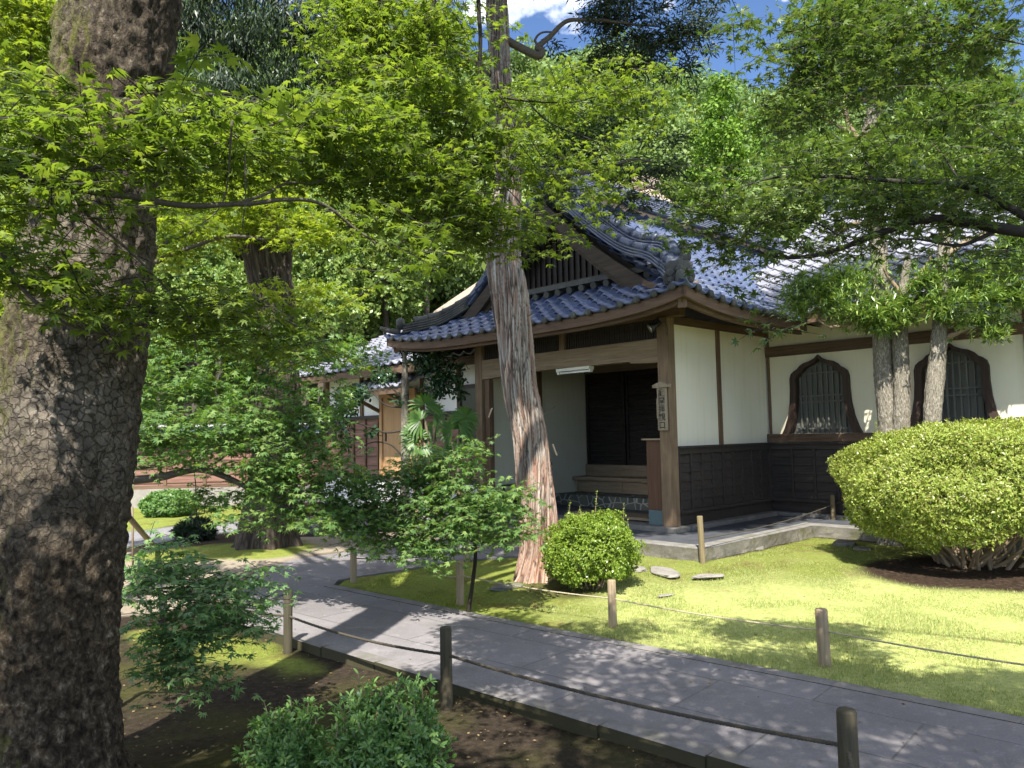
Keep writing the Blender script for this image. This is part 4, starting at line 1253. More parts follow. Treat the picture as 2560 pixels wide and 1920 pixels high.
# slatted bench / umbrella rack by the left wall
q = LP(1270, 1240, Y=.35)
bn = local_root('bench', -3.45, .55, .285, 'dark slatted metal bench inside the porch behind the peeling trunk', 'bench')
for i in range(5):
    MB().box(-.22, .55, -.2 + i * .09, -.155 + i * .09, .40, .425).build('slat', M['metal'], bn, bevel=.003)
for i in range(4):
    MB().box(-.22, .55, .22, .24, .47 + i * .09, .52 + i * .09).build('back_slat', M['metal'], bn, bevel=.003)
for x in (-.2, .51):
    MB().box(x, x + .03, -.2, -.17, .0, .40).build('leg', M['metal'], bn)
    MB().box(x, x + .03, .2, .22, .0, .84).build('leg', M['metal'], bn)

# ------------------------------------------------------------------ house on the left
H0 = D(960, 1090, 17.0)
HR = empty('side_house', (H0[0], H0[1], 0), ANG)
tag(HR, 'low house left of the porch with pale tile roof, tan door and reddish boards', 'house')
MB().box(-2.4, 4.6, .0, .15, 1.95, 3.05).build('wall', M['plaster_white'], HR)
MB().box(-2.4, -.15, -.02, .14, .72, 1.95).build('board_wall', M['red_boards'], HR)
MB().box(1.45, 4.6, -.02, .14, .72, 1.95).build('board_wall', M['red_boards'], HR)
for x in (-2.4, -1.75, -1.2, -.7, -.2, 1.45, 2.2, 2.95, 3.7):
    MB().box(x, x + .05, -.06, -.02, .70, 1.96).build('batten', M['brown_z'], HR)
bh = MB()
for z in np.arange(.9, 1.95, .2):
    bh.box(-2.38, 4.6, -.035, -.0205, z, z + .03)
bh.build('board_laps', M['brown_x'], HR)
MB().box(-2.4, 4.6, -.08, .02, 1.951, 2.03).build('rail', M['dark_x'], HR)
MB().box(-2.45, 4.6, -.1, .1, .60, .70).build('base_beam', M['dark_x'], HR)
MB().box(-2.45, 4.6, -.12, .2, -.1, .60).build('foundation', M['plaster_white'], HR)
for x in (-2.42, -.9, 1.40, 2.6):
    MB().box(x, x + .1, -.05, .1, 2.03, 3.05).build('post', M['brown_z'], HR)
dr = MB().box(.02, 1.35, -.10, .0, .70, 2.45).build('door', M['tan'], HR)
MB().box(.02, .12, -.14, -.1, .70, 2.5).box(1.25, 1.35, -.14, -.1, .7, 2.5).box(.02, 1.35, -.15, -.1, 2.4, 2.55).build('door_frame', M['tan'], dr)
MB().box(.22, .25, -.13, -.1, 1.45, 1.65).build('handle', M['black'], dr)
wd_ = MB().box(2.75, 4.5, -.06, -.02, 1.40, 2.45).build('window', M['glass'], HR)
MB().box(2.68, 2.75, -.09, .0, 1.35, 2.5).box(2.68, 4.5, -.09, .0, 2.45, 2.52).box(2.68, 4.5, -.10, .0, 1.30, 1.40).build('window_frame', M['dark_x'], wd_)
v_, f_ = tile_sheet(-3.2, 5.2, 3.4, lambda s, t: (s, -.85 + t, 2.98 + .42 * t), lambda x, y: x < 99, tw=.28, tl=.24, amp=.03)
hr = finish('roof', np_mesh('roof', v_, f_), M['tile_pale'], HR)
MB().box(-3.2, 5.2, -.82, -.76, 2.80, 2.96).build('eave_fascia', M['brown_x'], hr)
MB().add([(-3.2, -.8, 2.93), (5.2, -.8, 2.93), (5.2, .3, 3.30), (-3.2, .3, 3.30)], [(0, 1, 2, 3)]).build('eave_boards', M['soffit'], hr)
v_, f_ = tile_sheet(-.5, 1.9, .95, lambda s, t: (s, -.9 + t, 2.52 + .35 * t), lambda x, y: x < 99, tw=.24, tl=.2, amp=.026)
pr = finish('door_hood', np_mesh('door_hood', v_, f_), M['tile_pale'], HR)
MB().box(-.5, 1.9, -.88, -.82, 2.40, 2.50).build('hood_fascia', M['brown_x'], pr)
for x in (0.0, 1.36): MB().beam((x, -.1, 2.1), (x, -.8, 2.42), .07, .07).build('bracket', M['brown_z'], pr)
# thatched hall roof rising behind
E0 = D(1064, 788, 17.6)
tx0, tx1, ty0, ty1 = 0.0, 6.6, 0.0, 6.4
ze, zr = float(E0[2]), 7.1
th = MB()
for dz, off in ((0, 0),):
    vs = [(tx0, ty0, ze), (tx1, ty0, ze), (tx1, ty1, ze), (tx0, ty1, ze), (tx0 + 2.6, (ty0 + ty1) / 2, zr), (tx1 - 2.6, (ty0 + ty1) / 2, zr),
          (tx0 + .2, ty0 + .2, ze - .45), (tx1 - .2, ty0 + .2, ze - .45), (tx1 - .2, ty1 - .2, ze - .45), (tx0 + .2, ty1 - .2, ze - .45)]
    th.add(vs, [(0, 1, 5, 4), (1, 2, 5), (2, 3, 4, 5), (3, 0, 4), (1, 0, 6, 7), (2, 1, 7, 8), (3, 2, 8, 9), (0, 3, 9, 6), (6, 9, 8, 7)])
THT = empty('thatched_hall', (E0[0], E0[1], 0), ANG)
tag(THT, 'hall with steep brown thatched roof above the left end of the blue porch roof', 'hall')
th.build('roof', M['thatch'], THT, bevel=.12)
MB().box(tx0 + .7, tx1 - .7, ty0 + .9, ty1 - .9, 0, ze - .45).build('wall', M['plaster_white'], THT)
MB().box(tx0 + 2.4, tx1 - 2.4, (ty0 + ty1) / 2 - .35, (ty0 + ty1) / 2 + .35, zr - .25, zr + .12).build('ridge_cap', M['thatch'], THT, bevel=.1)

# boarded garden wall at the far left
fa, fb = D(-250, 1200, 17.6), D(830, 1200, 19.0)
fl = float(np.linalg.norm((fb - fa)[:2])); fz = math.atan2(fb[1] - fa[1], fb[0] - fa[0])
FW = empty('garden_wall', (fa[0], fa[1], 0), fz)
tag(FW, 'long low garden wall of reddish boards on a pale concrete base with a tiled coping', 'wall')
MB().box(0, fl, -.1, .12, -.15, .42).build('base', M['concrete'], FW)
MB().box(0, fl, -.04, .06, .42, 1.62).build('boards', M['red_boards'], FW)
lp_ = MB()
for z in np.arange(.55, 1.6, .17): lp_.box(0, fl, -.055, -.0405, z, z + .025)
lp_.build('board_laps', M['brown_x'], FW)
MB().box(0, fl, -.07, -.056, .42, .5).build('rail', M['brown_x'], FW)
for x in np.arange(.3, fl, .9): MB().box(x, x + .07, -.075, -.0565, .5, 1.62).build('batten', M['brown_z'], FW)
v_, f_ = tile_sheet(0, fl, .42, lambda s, t: (s, -.38 + t, 1.66 + .42 * t), lambda x, y: x < 99, tw=.27, tl=.21, amp=.026)
MB().box(0, fl, -.2, .2, 1.60, 1.66).build('coping_board', M['brown_x'], FW)
cop = finish('coping', np_mesh('coping', v_, f_), M['tile'], FW)
MB().add([(0, .02, 1.85), (fl, .02, 1.85), (fl, .42, 1.66), (0, .42, 1.66)], [(0, 1, 2, 3)]).tube([(0, .02, 1.88), (fl, .02, 1.88)], .06, 8).build('coping_back', M['tile_pale'], cop)

# ------------------------------------------------------------------ rope fences
def stake(px, ybase, h, r, label, group, z=None, mat='stake', lean=0.0):
    zz = z
    p = G(px, ybase, zz if zz is not None else -.01)
    zb = gzz(p)
    p = G(px, ybase, zb)
    m = MB()
    m.lathe((0, 0, 0), [(r * 1.02, -.12), (r, .0), (r * .99, h * .5), (r * .97, h - .008), (r * .86, h)], 18, (lean, 0, 1))
    o = m.build('fence_post', M[mat], None, True)
    o.location = [float(v) for v in (p[0], p[1], zb)]
    tag(o, label, 'post', group)
    return np.array([p[0], p[1], zb]), h, r
GN, GL = 'dark posts along the near edge of the path', 'pale posts on the lawn'
na = stake(720, 1632, .47, .034, 'slender dark wooden post at the left of the near path edge beside the drooping maple', GN, mat='stake_shaded')
nb_ = stake(1117, 1770, .47, .036, 'dark wooden post in the middle of the near path edge behind the leafy shrub', GN, mat='stake_shaded')
nc = stake(2130, 2080, .475, .040, 'thick blackish post at the bottom right corner of the near path edge', GN, mat='stake_shaded')
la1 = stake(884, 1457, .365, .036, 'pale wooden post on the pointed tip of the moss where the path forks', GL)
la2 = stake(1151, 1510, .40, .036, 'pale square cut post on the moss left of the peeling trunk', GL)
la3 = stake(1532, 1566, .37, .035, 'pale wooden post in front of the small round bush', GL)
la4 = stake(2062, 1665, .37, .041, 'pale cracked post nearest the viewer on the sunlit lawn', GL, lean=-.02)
lb1 = stake(1169, 1402, .30, .035, 'shaded post half hidden by maple leaves behind the mossy tip', GL)
pc = stake(1757, 1409, .52, .033, 'weathered post at the outer corner of the stone platform', 'posts beside the stone platform', mat='stake_dappled', lean=-.03)
pd = stake(2085, 1325, .50, .033, 'weathered post by the platform inner corner at the left edge of the clipped azalea', 'posts beside the stone platform', mat='stake_dappled')
def rope(pts, sag, rad, name, mat, label):
    m = MB()
    for a, b in zip(pts[:-1], pts[1:]):
        a, b = np.array(a, float), np.array(b, float)
        t = np.linspace(0, 1, 40)
        c = a + (b - a) * t[:, None]
        c[:, 2] -= sag * 4 * t * (1 - t)
        ln = np.linalg.norm(b - a)
        tt = nrm(b - a); s = nrm(np.cross(tt, (0, 0, 1))); u = np.cross(s, tt)
        n = int(ln / .012)
        t2 = np.linspace(0, 1, max(n, 20))
        cc = np.stack([np.interp(t2, t, c[:, k_]) for k_ in range(3)], 1)
        for ph in (0, 2 * PI / 3, 4 * PI / 3):
            an = t2 * ln / .05 * 2 * PI + ph
            m.tube(cc + rad * .55 * (np.cos(an)[:, None] * s + np.sin(an)[:, None] * u), rad * .62, 5, False)
    return tag(m.build(name, mat, None, True), label, 'rope')
def tie(p, f, dx=0.0, dy=0.0):
    return (p[0][0] + dx, p[0][1] + dy, p[0][2] + p[1] * f)
ndir = dn
far_r = np.array(tie(nc, .70)) + ndir * 1.6
lef = np.array(tie(na, .52)) - ndir * 1.4
rope([lef, tie(na, .58), tie(nb_, .66), tie(nc, .70), np.array([nc[0][0] - .25, nc[0][1] - .75, .12])], .035, .009, 'rope', M['rope_dark'], 'dark rope strung between the posts along the near edge of the path')
rr_ = la4[0] + (la4[0] - la3[0]) * 1.0
rope([np.array(tie(la2, .66)) - np.array([.16, -.06, .0]), tie(la2, .66), tie(la3, .60), tie(la4, .62), (rr_[0], rr_[1], .22)], .02, .006, 'rope', M['rope_pale'], 'pale rope strung between the posts across the sunlit lawn')
rope([tie(la1, .72), tie(lb1, .55), LW(-1.0, -1.2, .25)], .06, .0065, 'rope', M['rope_dark'], 'thin rope from the tip post back to the shaded post under the maple leaves')
rope([tie(pc, .52), tie(pd, .72)], .05, .006, 'rope', M['rope_dark'], 'thin rope between the two posts beside the stone platform')

# ------------------------------------------------------------------ stones, props
def rock(name, c, r, seed, mat, label, cat='stone', group=None, flat=1.0):
    bm = bmesh.new()
    bmesh.ops.create_icosphere(bm, subdivisions=4, radius=1.0)
    P = np.array([v.co[:] for v in bm.verts])
    d = 1 + .22 * fbm(P * 1.3, seed, 3)
    P = P * d[:, None]
    P[:, 2] = np.where(P[:, 2] > .45 * flat, .45 * flat + (P[:, 2] - .45 * flat) * .25, P[:, 2])
    P = P * np.array(r)
    for v, p in zip(bm.verts, P): v.co = p
    me = bpy.data.meshes.new(name); bm.to_mesh(me); bm.free()
    o = finish(name, me, mat, None, True)
    o.location = [float(q) for q in c]
    o.rotation_euler = (0, 0, seed * 1.7)
    tag(o, label, cat, group)
    return o
import bmesh
def onground(px, py, dz=0.0):
    p = G(px, py, 0.0); p = G(px, py, gzz(p)); p[2] += dz
    return p
rock('flat_stone', onground(1660, 1430), (.30, .13, .035), 1, M['boulder'], 'long grey flat stone sunk in the grass right of the small round bush')['group'] = 'flat stones in the grass'
rock('flat_stone', onground(1768, 1440), (.16, .08, .02), 2, M['boulder'], 'pale flat stone in the grass in front of the platform corner')['group'] = 'flat stones in the grass'
rock('flat_stone', onground(1595, 1424), (.12, .08, .05), 3, M['boulder'], 'small cracked stone touching the right side of the small round bush')['group'] = 'flat stones in the grass'
rock('flat_stone', onground(1665, 1488), (.10, .03, .012), 4, M['boulder'], 'tiny pale chip of stone lying in the middle of the lawn')['group'] = 'flat stones in the grass'
for i, (px, py, r, lab) in enumerate(((2045, 1330, (.20, .16, .13), 'mossy block of rubble below the inner corner of the platform rim'),
                                     (2110, 1362, (.17, .14, .09), 'rough dark rock in the gap left of the clipped azalea'),
                                     (1985, 1345, (.13, .10, .07), 'small mossy rock leaning on the side of the platform'),
                                     (2160, 1375, (.14, .10, .06), 'reddish grey rock under the left edge of the clipped azalea'),
                                     (1885, 1372, (.12, .08, .05), 'little weathered rock at the foot of the platform side'))):
    rock('rubble_stone', onground(px, py), r, 20 + i, M['rubble'], lab, 'stone', 'rubble stones beside the platform')
for i, (px, py, lab) in enumerate(((855, 1338, 'flat pale stepping stone at the sandy fork, the left of the two'), (905, 1343, 'flat pale stepping stone at the sandy fork, the right of the two'),
                                  (800, 1330, 'bluish stepping stone just right of the furrowed trunk'), (748, 1322, 'dark stepping stone touching the furrowed trunk base'))):
    rock('stepping_stone', onground(px, py, .02), (.24, .17, .08), 30 + i, M['pale_stone'] if i < 2 else M['slate'], lab, 'stepping stone', 'stepping stones at the fork')
rock('root_stone', onground(1265, 1468, .0), (.17, .10, .05), 41, M['rubble'], 'grey root and stone at the left foot of the peeling trunk', 'stone')
# leaning props on the left
a, b = D(290, 1255, 7.6), onground(395, 1378)
MB().tube([a + (a - b) * .6, b], [.028, .034], 10).build('bamboo_prop', M['bamboo'], None, True)
tag(bpy.data.objects['bamboo_prop'], 'brown pole leaning from the big trunk down to the moss', 'pole')
c_ = onground(333, 1420)
o = MB().tube([(c_[0], c_[1], c_[2] - .05), (c_[0] - .02, c_[1], c_[2] + .75)], .014, 8).build('thin_stake', M['bamboo'], None, True)
tag(o, 'thin upright stake under the leaning pole', 'stake')
o = MB().tube([D(230, 1610, 4.7) * 0 + D(345, 1095, 16.5), D(330, 1245, 16.8)], .02, 8).build('drain_pole', M['lamp_white'], None, True)
tag(o, 'thin pale pole leaning on the boarded garden wall', 'pole')
# ------------------------------------------------------------------ trees
ELL = (OVAL[0] * np.array([1, .62, 1]), OVAL[1])
def trunk_mesh(name, path, radii, mat, parent, nr=64, step=.03, amp=.02, fs=(6, 6, 1.0), tw=0.0, flare=None, seed=1, crack=0.0):
    P = smooth(path, 10); R = smooth(np.c_[radii, radii, radii], 10)[:, 0]
    L_ = np.concatenate([[0], np.cumsum(np.linalg.norm(np.diff(P, axis=0), axis=1))])
    n = int(L_[-1] / step) + 2
    s = np.linspace(0, L_[-1], n)
    P = np.stack([np.interp(s, L_, P[:, c]) for c in range(3)], 1); R = np.interp(s, L_, R)
    T = nrm(np.gradient(P, axis=0))
    u = nrm(np.cross(T, np.cross([1.0, 0, 0], T))); v = np.cross(T, u)
    a = np.linspace(0, 2 * PI, nr, endpoint=False)
    A_, S_ = np.meshgrid(a, s)
    RR = np.repeat(R[:, None], nr, 1)
    B = np.stack([.25 * np.cos(A_ + tw * S_), .25 * np.sin(A_ + tw * S_), S_], -1)
    d = fbm(B * np.array(fs), seed, 4) * amp + fbm(B * np.array([3, 3, .8]), seed + 9, 2) * amp * .9
    crk = np.zeros_like(d)
    if crack:
        n_ = np.minimum(np.abs(vnoise(B * np.array([30, 30, 1.5]) + vnoise(B * 9, 91)[..., None] * .5, 93)), np.abs(vnoise(B * np.array([46, 46, 2.4]), 95)) * 1.4)
        crk = np.clip(1 - n_ * 5.5, 0, 1)
        d = d - crack * crk
    if flare:
        k_, hgt = flare
        d = d + RR * .38 * np.exp(-S_ / hgt) * np.maximum(0, np.cos(A_ * k_ + 1.1 + .5 * np.sin(A_))) ** 1.5 + RR * .3 * np.exp(-S_ / hgt)
    RR = RR + d
    V = P[:, None, :] + RR[..., None] * (np.cos(A_)[..., None] * u[:, None] + np.sin(A_)[..., None] * v[:, None])
    i = np.arange(n - 1)[:, None] * nr; j = np.arange(nr)[None]
    Fc = np.stack([i + j, i + (j + 1) % nr, i + nr + (j + 1) % nr, i + nr + j], -1).reshape(-1, 4)
    me = np_mesh(name, V.reshape(-1, 3), Fc)
    attr(me, 'bark', B.reshape(-1, 3))
    attr(me, 'crack', crk.ravel() * (.85 if crack else 0))
    return finish(name, me, mat, parent, True)
def px_path(pts, depth):
    return [D(p[0], p[1], depth if len(p) < 3 else p[2]) for p in pts]
def limb(pts, r0, r1, name, mat, parent, n=8, wob=.012, seed=0):
    P = smooth(pts, 7)
    P = P + np.stack([fbm(P * 4.0 + k * 9.1, seed + k, 2) for k in range(3)], -1) * wob
    return MB().tube(P, np.linspace(r0, r1, len(P)), n).build(name, mat, parent, True)

def sprays(pads, size, cov=2.0, tilt=.38, lpn=2, out=None, drop=.18):
    """flat twigs with paired palmate leaves. pad: (px,py,prx,pry,depth[,depth radius])"""
    pos, xd, nd, sc = [], [], [], []
    tw = MB()
    for pd_ in pads:
        px, py, rx, ry, dep = pd_[:5]
        c = D(px, py, dep)
        wx, wz = rx * dep / F, ry * dep / F
        wy = pd_[5] if len(pd_) > 5 else max(.25, min(wx * .8, .9))
        cv = 1.75 * (pd_[6] if len(pd_) > 6 else cov)
        lp = (size * F / dep) ** 2 * .42
        nl = cv * PI * rx * ry / lp
        per = 11
        for t in range(max(2, int(nl / per))):
            o = c + inball(1)[0] * np.array([wx, wy, wz])
            a = rng.uniform(0, 2 * PI)
            ln = rng.uniform(.16, .36) * (size / .05) ** .5
            d = np.array([math.cos(a), math.sin(a), rng.normal() * .15 - drop * .4])
            k_ = 5
            q = np.linspace(0, 1, k_)
            pts = o + (q[:, None] - .5) * ln * d - np.array([0, 0, 1]) * (drop * ln * q ** 2)[:, None]
            tw.tube(pts, [.0022, .0019, .0016, .0012, .0008], 3, False)
            side = np.array([-d[1], d[0], 0])
            for m in range(k_):
                for sg in (-1, 1) if m < k_ - 1 else (-1, 0, 1):
                    ld = d * (.55 if sg else 1) + side * sg * .85 + rng.normal(size=3) * .25 + np.array([0, 0, -drop])
                    ld = nrm(ld)
                    pos.append(pts[m] + ld * size * .35); xd.append(ld)
                    nd.append(np.array([0, 0, 1.0]) + rng.normal(size=3) * tilt)
                    sc.append(size * rng.uniform(.62, 1.12))
    return (np.array(pos), np.array(xd), np.array(nd), np.array(sc)), tw

def maple(name, label, pads, size, mat, branches, trunk=None, cov=2.0, group=None, extra=None, tilt=.42, tmat='branch'):
    r0 = trunk[0][0] if trunk else branches[0][0][0]
    r = empty(name, r0)
    tag(r, label, 'maple tree', group)
    inv = -np.array(r0, float)
    L_, tw = sprays(pads, size, cov, tilt)
    me = leaf_mesh('crown', MAPLE, L_[0] + inv, L_[1], L_[2], L_[3])
    finish('crown', me, M[mat], r)
    tw.v = [tuple(np.array(v) + inv) for v in tw.v]
    tw.build('twigs', M['twig'], r)
    for i, (pts, a, b) in enumerate(branches):
        limb([np.array(p) + inv for p in pts], a, b, 'branch', M[tmat], r, seed=i * 5)
    if trunk:
        trunk_mesh('trunk', [np.array(p) + inv for p in trunk[0]], trunk[1], M['bark_dark'], r, 24, .06, .008)
    if extra:
        pos, x, n_, s = extra
        finish('unseen_shade_crown', leaf_mesh('unseen_shade_crown', RHOMB, pos + inv, x, n_, s), M[mat], r)  # out-of-view leaf masses, added for the shade they cast
    return r

# --- huge mossy tree on the left
b0 = D(78, 2110, 3.3)
BT = empty('big_tree', (b0[0], b0[1], gzz(b0)))
tag(BT, 'huge leaning trunk with scaly mossy bark at the left edge of the view', 'tree')
bt = [(78, 2110), (91, 1920), (114, 1500), (160, 1092), (209, 723), (238, 500), (278, 200), (303, 0), (345, -300), (380, -800), (400, -1600)]
br_ = [.36, .30, .281, .283, .268, .246, .245, .235, .23, .22, .17]
bp = [np.array(p) - np.array(BT.location) for p in px_path(bt, 3.3)]
bp[0][2] = -.15
trunk_mesh('trunk', bp, br_, M['bark_big'], BT, 180, .014, .015, (34, 34, 22), 0.15, (5, .22), 3)
big_shade_blobs = [(x_, y_, 8.8 + .25 * k_, .85, .85, .5) for k_, (x_, y_) in enumerate([(.9, 4.1), (.2, 4.9), (-.5, 5.7), (-1.2, 6.5), (-1.9, 7.4), (-2.3, 8.5)])] + [(x_, y_, 8.9 + .25 * k_, .85, .85, .5) for k_, (x_, y_) in enumerate([(1.2, 4.6), (.5, 5.4), (-.2, 6.2), (-.9, 7.1), (-1.6, 8.0)])] + [(1.2, 5.9, 9.3, .7, .7, .5), (.8, 6.7, 9.4, .7, .7, .5), (1.9, 4.0, 9.0, .8, .7, .5), (2.5, 4.6, 9.1, .8, .7, .5), (3.0, 5.3, 9.2, .8, .7, .5), (.3, 7.4, 9.4, .8, .7, .5), (-.2, 8.1, 9.5, .8, .7, .5), (-.8, 8.9, 9.8, .8, .8, .5), (-3.6, 4.4, 9.2, .9, .8, .5), (-4.9, 4.2, 9.2, .9, .9, .5), (-6.0, 5.0, 9.4, 1.0, .9, .5), (-.2, 3.6, 8.6, .9, .8, .5), (-1.2, 4.9, 8.9, .8, .8, .5), (-2.3, 4.0, 8.8, .8, .8, .5)]  # unseen crown above the view, masses placed to shade porch, roof and dado
pos, x, n_, s = crown_cloud(58000, big_shade_blobs, .13, 4, shell=.2)
finish('crown', leaf_mesh('crown', RHOMB, pos - np.array(BT.location), x, n_, s), M['podo_dark'], BT)
top = np.array(BT.location) + bp[-3]
for i, q in enumerate(big_shade_blobs):
    limb([bp[-2] + (0, 0, .6 - i * .05), (bp[-2] + np.array(q[:3]) - np.array(BT.location)) / 2 + (0, 0, 1.0), np.array(q[:3]) - np.array(BT.location)], .09, .02, 'limb', M['branch'], BT)

# --- furrowed trunk at mid left
b0 = D(665, 1372, 10.9)
LT = empty('furrowed_tree', (b0[0], b0[1], gzz(b0)))
tag(LT, 'dark furrowed old trunk with spreading roots behind the left maples', 'tree')
lt = [(668, 1385), (670, 1330), (676, 1250), (684, 1150), (690, 1000), (692, 800), (676, 700), (667, 620), (662, 560), (660, 520), (660, 490)]
lr = [.38, .365, .335, .305, .29, .275, .30, .325, .30, .22, .08]
lp_ = [np.array(p) - np.array(LT.location) for p in px_path(lt, 10.9)]; lp_[0][2] = -.2
trunk_mesh('trunk', lp_, lr, M['bark_dark'], LT, 110, .03, .030, (18, 18, 1.6), .12, (6, .30), 5, .02)
for pts, a, b in (([(620, 640), (590, 600), (565, 590), (540, 575)], .07, .03), ([(700, 640), (760, 560), (830, 520)], .07, .03), ([(560, 1390), (600, 1365), (640, 1330)], .05, .12), ([(770, 1385), (735, 1370), (705, 1340)], .04, .10)):
    limb([np.array(p) - np.array(LT.location) for p in px_path(pts, 10.8)], a, b, 'limb', M['twig'], LT)
bl = [tuple(D(px, py, dd)) + (rx, rx, rz) for px, py, dd, rx, rz in ((480, 60, 12, .9, .6), (600, 120, 12.5, 1.0, .7), (740, 60, 12, 1.0, .7), (880, 30, 12.5, 1.0, .6), (560, 220, 12, .8, .4), (700, 220, 12.4, .8, .5), (850, 170, 12.6, .9, .5), (960, 130, 13, .8, .5), (640, -80, 12, 1.4, .7), (840, -100, 12.5, 1.3, .7), (480, -60, 12, 1.2, .6), (480, 260, 12.5, .6, .4))]
pos, x, n_, s = crown_cloud(30000, bl, .12, 8, shell=.1)
x = nrm(x * np.array([.6, .6, .3]) + np.array([0, 0, -.7]))
finish('crown', leaf_mesh('crown', LANCE, pos - np.array(LT.location), x, n_, s), M['podo_dark'], LT)

# --- peeling cypress in the middle
b0 = D(1350, 1448, 8.2)
CT = empty('cypress_tree', (b0[0], b0[1], gzz(b0) - .02))
tag(CT, 'tall swaying trunk with peeling red and grey bark in front of the porch', 'tree')
ct = [(1352, 1462), (1350, 1420), (1350, 1356), (1337, 1215), (1323, 1092), (1300, 969), (1287, 846), (1272, 723), (1262, 650), (1264, 529), (1270, 447), (1266, 366), (1258, 244), (1246, 122), (1241, 0), (1238, -200), (1245, -600)]
cw = [128, 112, 101, 98, 93, 90, 92, 100, 94, 80, 66, 57, 51, 50, 49, 46, 38]
cp = [np.array(p) - np.array(CT.location) for p in px_path(ct, 8.2)]; cp[0][2] = -.1
trunk_mesh('trunk', cp, [q * .5 * 8.2 / F * .95 for q in cw], M['bark_cypress'], CT, 200, .02, .020, (24, 24, 1.3), -.55, (5, .12), 7, .016)
def cl(pts): return [np.array(p) - np.array(CT.location) for p in px_path(pts, 8.2)]
for pts, a, b in (([(1262, 92), (1290, 110), (1345, 140), (1352, 128), (1340, 118), (1365, 100), (1395, 70), (1420, 50), (1460, 48), (1540, 58), (1640, 66)], .05, .012),
                  ([(1341, 112), (1335, 98), (1352, 82), (1385, 80)], .016, .01), ([(1282, 316), (1320, 312), (1360, 292), (1400, 262), (1450, 240)], .042, .012),
                  ([(1285, 420), (1360, 440), (1460, 430), (1560, 400), (1640, 405)], .035, .01), ([(1285, 545), (1330, 520), (1400, 480)], .02, .008),
                  ([(1225, 190), (1160, 130), (1100, 60), (1080, -40)], .03, .012), ([(1240, -60), (1400, -140), (1600, -150)], .05, .02), ([(1240, -100), (1050, -180), (850, -220)], .05, .02)):
    limb(cl(pts), a, b, 'limb', M['branch'], CT, wob=.02)
for (px, py, dx_, dz) in ((1372, 1035, .10, .08), (1330, 790, .05, .03), (1390, 1110, .04, -.12), (1238, 1020, -.04, -.1)):
    q = np.array(D(px - 8, py, 8.05)) - np.array(CT.location)
    MB().beam(q, q + (dx_, -.02, dz), .03, .006).build('bark_strip', M['branch'], CT)
bl = [tuple(D(px, py, dd)) + (rx, ry, rz) for px, py, dd, rx, ry, rz in (
    (1450, 100, 8.3, .2, .3, .12), (1540, 20, 8.4, .34, .4, .2), (1620, 20, 8.3, .34, .4, .2), (1680, 90, 8.3, .34, .4, .2), (1560, 130, 8.3, .34, .4, .14), (1640, 110, 8.4, .3, .4, .18), (1480, 20, 8.3, .28, .35, .22), (1560, 70, 8.4, .32, .4, .22), (1650, 60, 8.2, .36, .4, .30), (1600, 130, 8.3, .36, .4, .16), (1700, 120, 8.3, .25, .3, .16), (1500, 140, 8.4, .2, .3, .1), (1720, 20, 8.5, .24, .3, .22), (1560, -10, 8.2, .4, .4, .2),
    (1400, 400, 8.3, .35, .4, .12), (1520, 400, 8.4, .38, .4, .14), (1620, 420, 8.3, .35, .4, .14), (1450, 470, 8.4, .35, .4, .12), (1570, 490, 8.4, .35, .4, .10), (1350, 470, 8.3, .25, .3, .12), (1480, 330, 8.4, .22, .3, .1), (1650, 340, 8.6, .22, .3, .1), (1690, 480, 8.5, .2, .3, .08),
    (1080, -60, 8.3, .6, .6, .3), (1200, -120, 8.3, .8, .8, .3), (1400, -160, 8.3, .8, .8, .3), (1600, -150, 8.4, .7, .7, .25), (900, -220, 8.4, .8, .8, .3), (1250, -420, 8.2, 1.2, 1.2, .5), (1500, -480, 8.4, 1.2, 1.2, .5), (1000, -520, 8.4, 1.2, 1.2, .5), (1250, -800, 8.2, 1.3, 1.3, .6))]
bl = [(b_[0] + rng.normal() * .16, b_[1] + rng.normal() * .2, b_[2] + rng.normal() * .10, b_[3] * f_, b_[4] * f_, b_[5] * f_ * .8) for b_ in bl for f_ in (1.25, .8, .55)] + [tuple(D(px, py, 8.3)) + (.16, .2, .05) for px, py in ((1720, 160), (1760, 60), (1790, 120), (1480, 190), (1560, 210), (1660, 190), (1740, 220), (1400, 130), (1440, 200), (1620, 240), (1780, 20), (1820, 70))]
pos, x, n_, s = crown_cloud(46000, bl, .085, 12, LANCE, shell=.05)
x = nrm(x * np.array([1, 1, .5]) + np.array([.15, 0, -.25]))
finish('crown', leaf_mesh('crown', LANCE, pos - np.array(CT.location), x, n_, s), M['cypress'], CT)

# --- near maple, left: its trunk stands out of view to the left
A_pads = [(40, 330, 190, 130, 2.5), (280, 320, 220, 100, 2.4), (540, 330, 220, 100, 2.6), (150, 470, 220, 80, 2.4), (420, 415, 240, 65, 2.7), (740, 385, 230, 90, 2.9), (950, 420, 180, 110, 3.1), (1080, 470, 140, 110, 3.2),
          (600, 240, 170, 45, 2.0, .25, 1.2), (840, 310, 200, 90, 2.9), (1010, 260, 170, 110, 3.3), (60, 640, 150, 110, 2.6), (210, 740, 170, 70, 2.6), (420, 750, 210, 60, 2.8), (600, 820, 200, 70, 3.1), (740, 860, 140, 50, 3.3, .3, 1.4),
          (940, 570, 140, 55, 2.9, .3, 1.0), (1010, 560, 120, 60, 3.0, .3, 1.0), (560, 570, 200, 40, 2.5, .25, .16), (150, 600, 160, 50, 2.5, .3, .8), (1060, 640, 110, 60, 2.4, .25, .7), (930, 690, 100, 40, 2.6, .2, .5), (30, 200, 100, 90, 2.9, .3, 1.0)]
def bpx(pts): return [D(*p) for p in pts]
trA = [(-2.2, 1.3, -.1), (-2.15, 1.35, .8), (-2.0, 1.5, 1.9), (-1.7, 1.7, 3.0), (-1.3, 1.6, 4.2)]
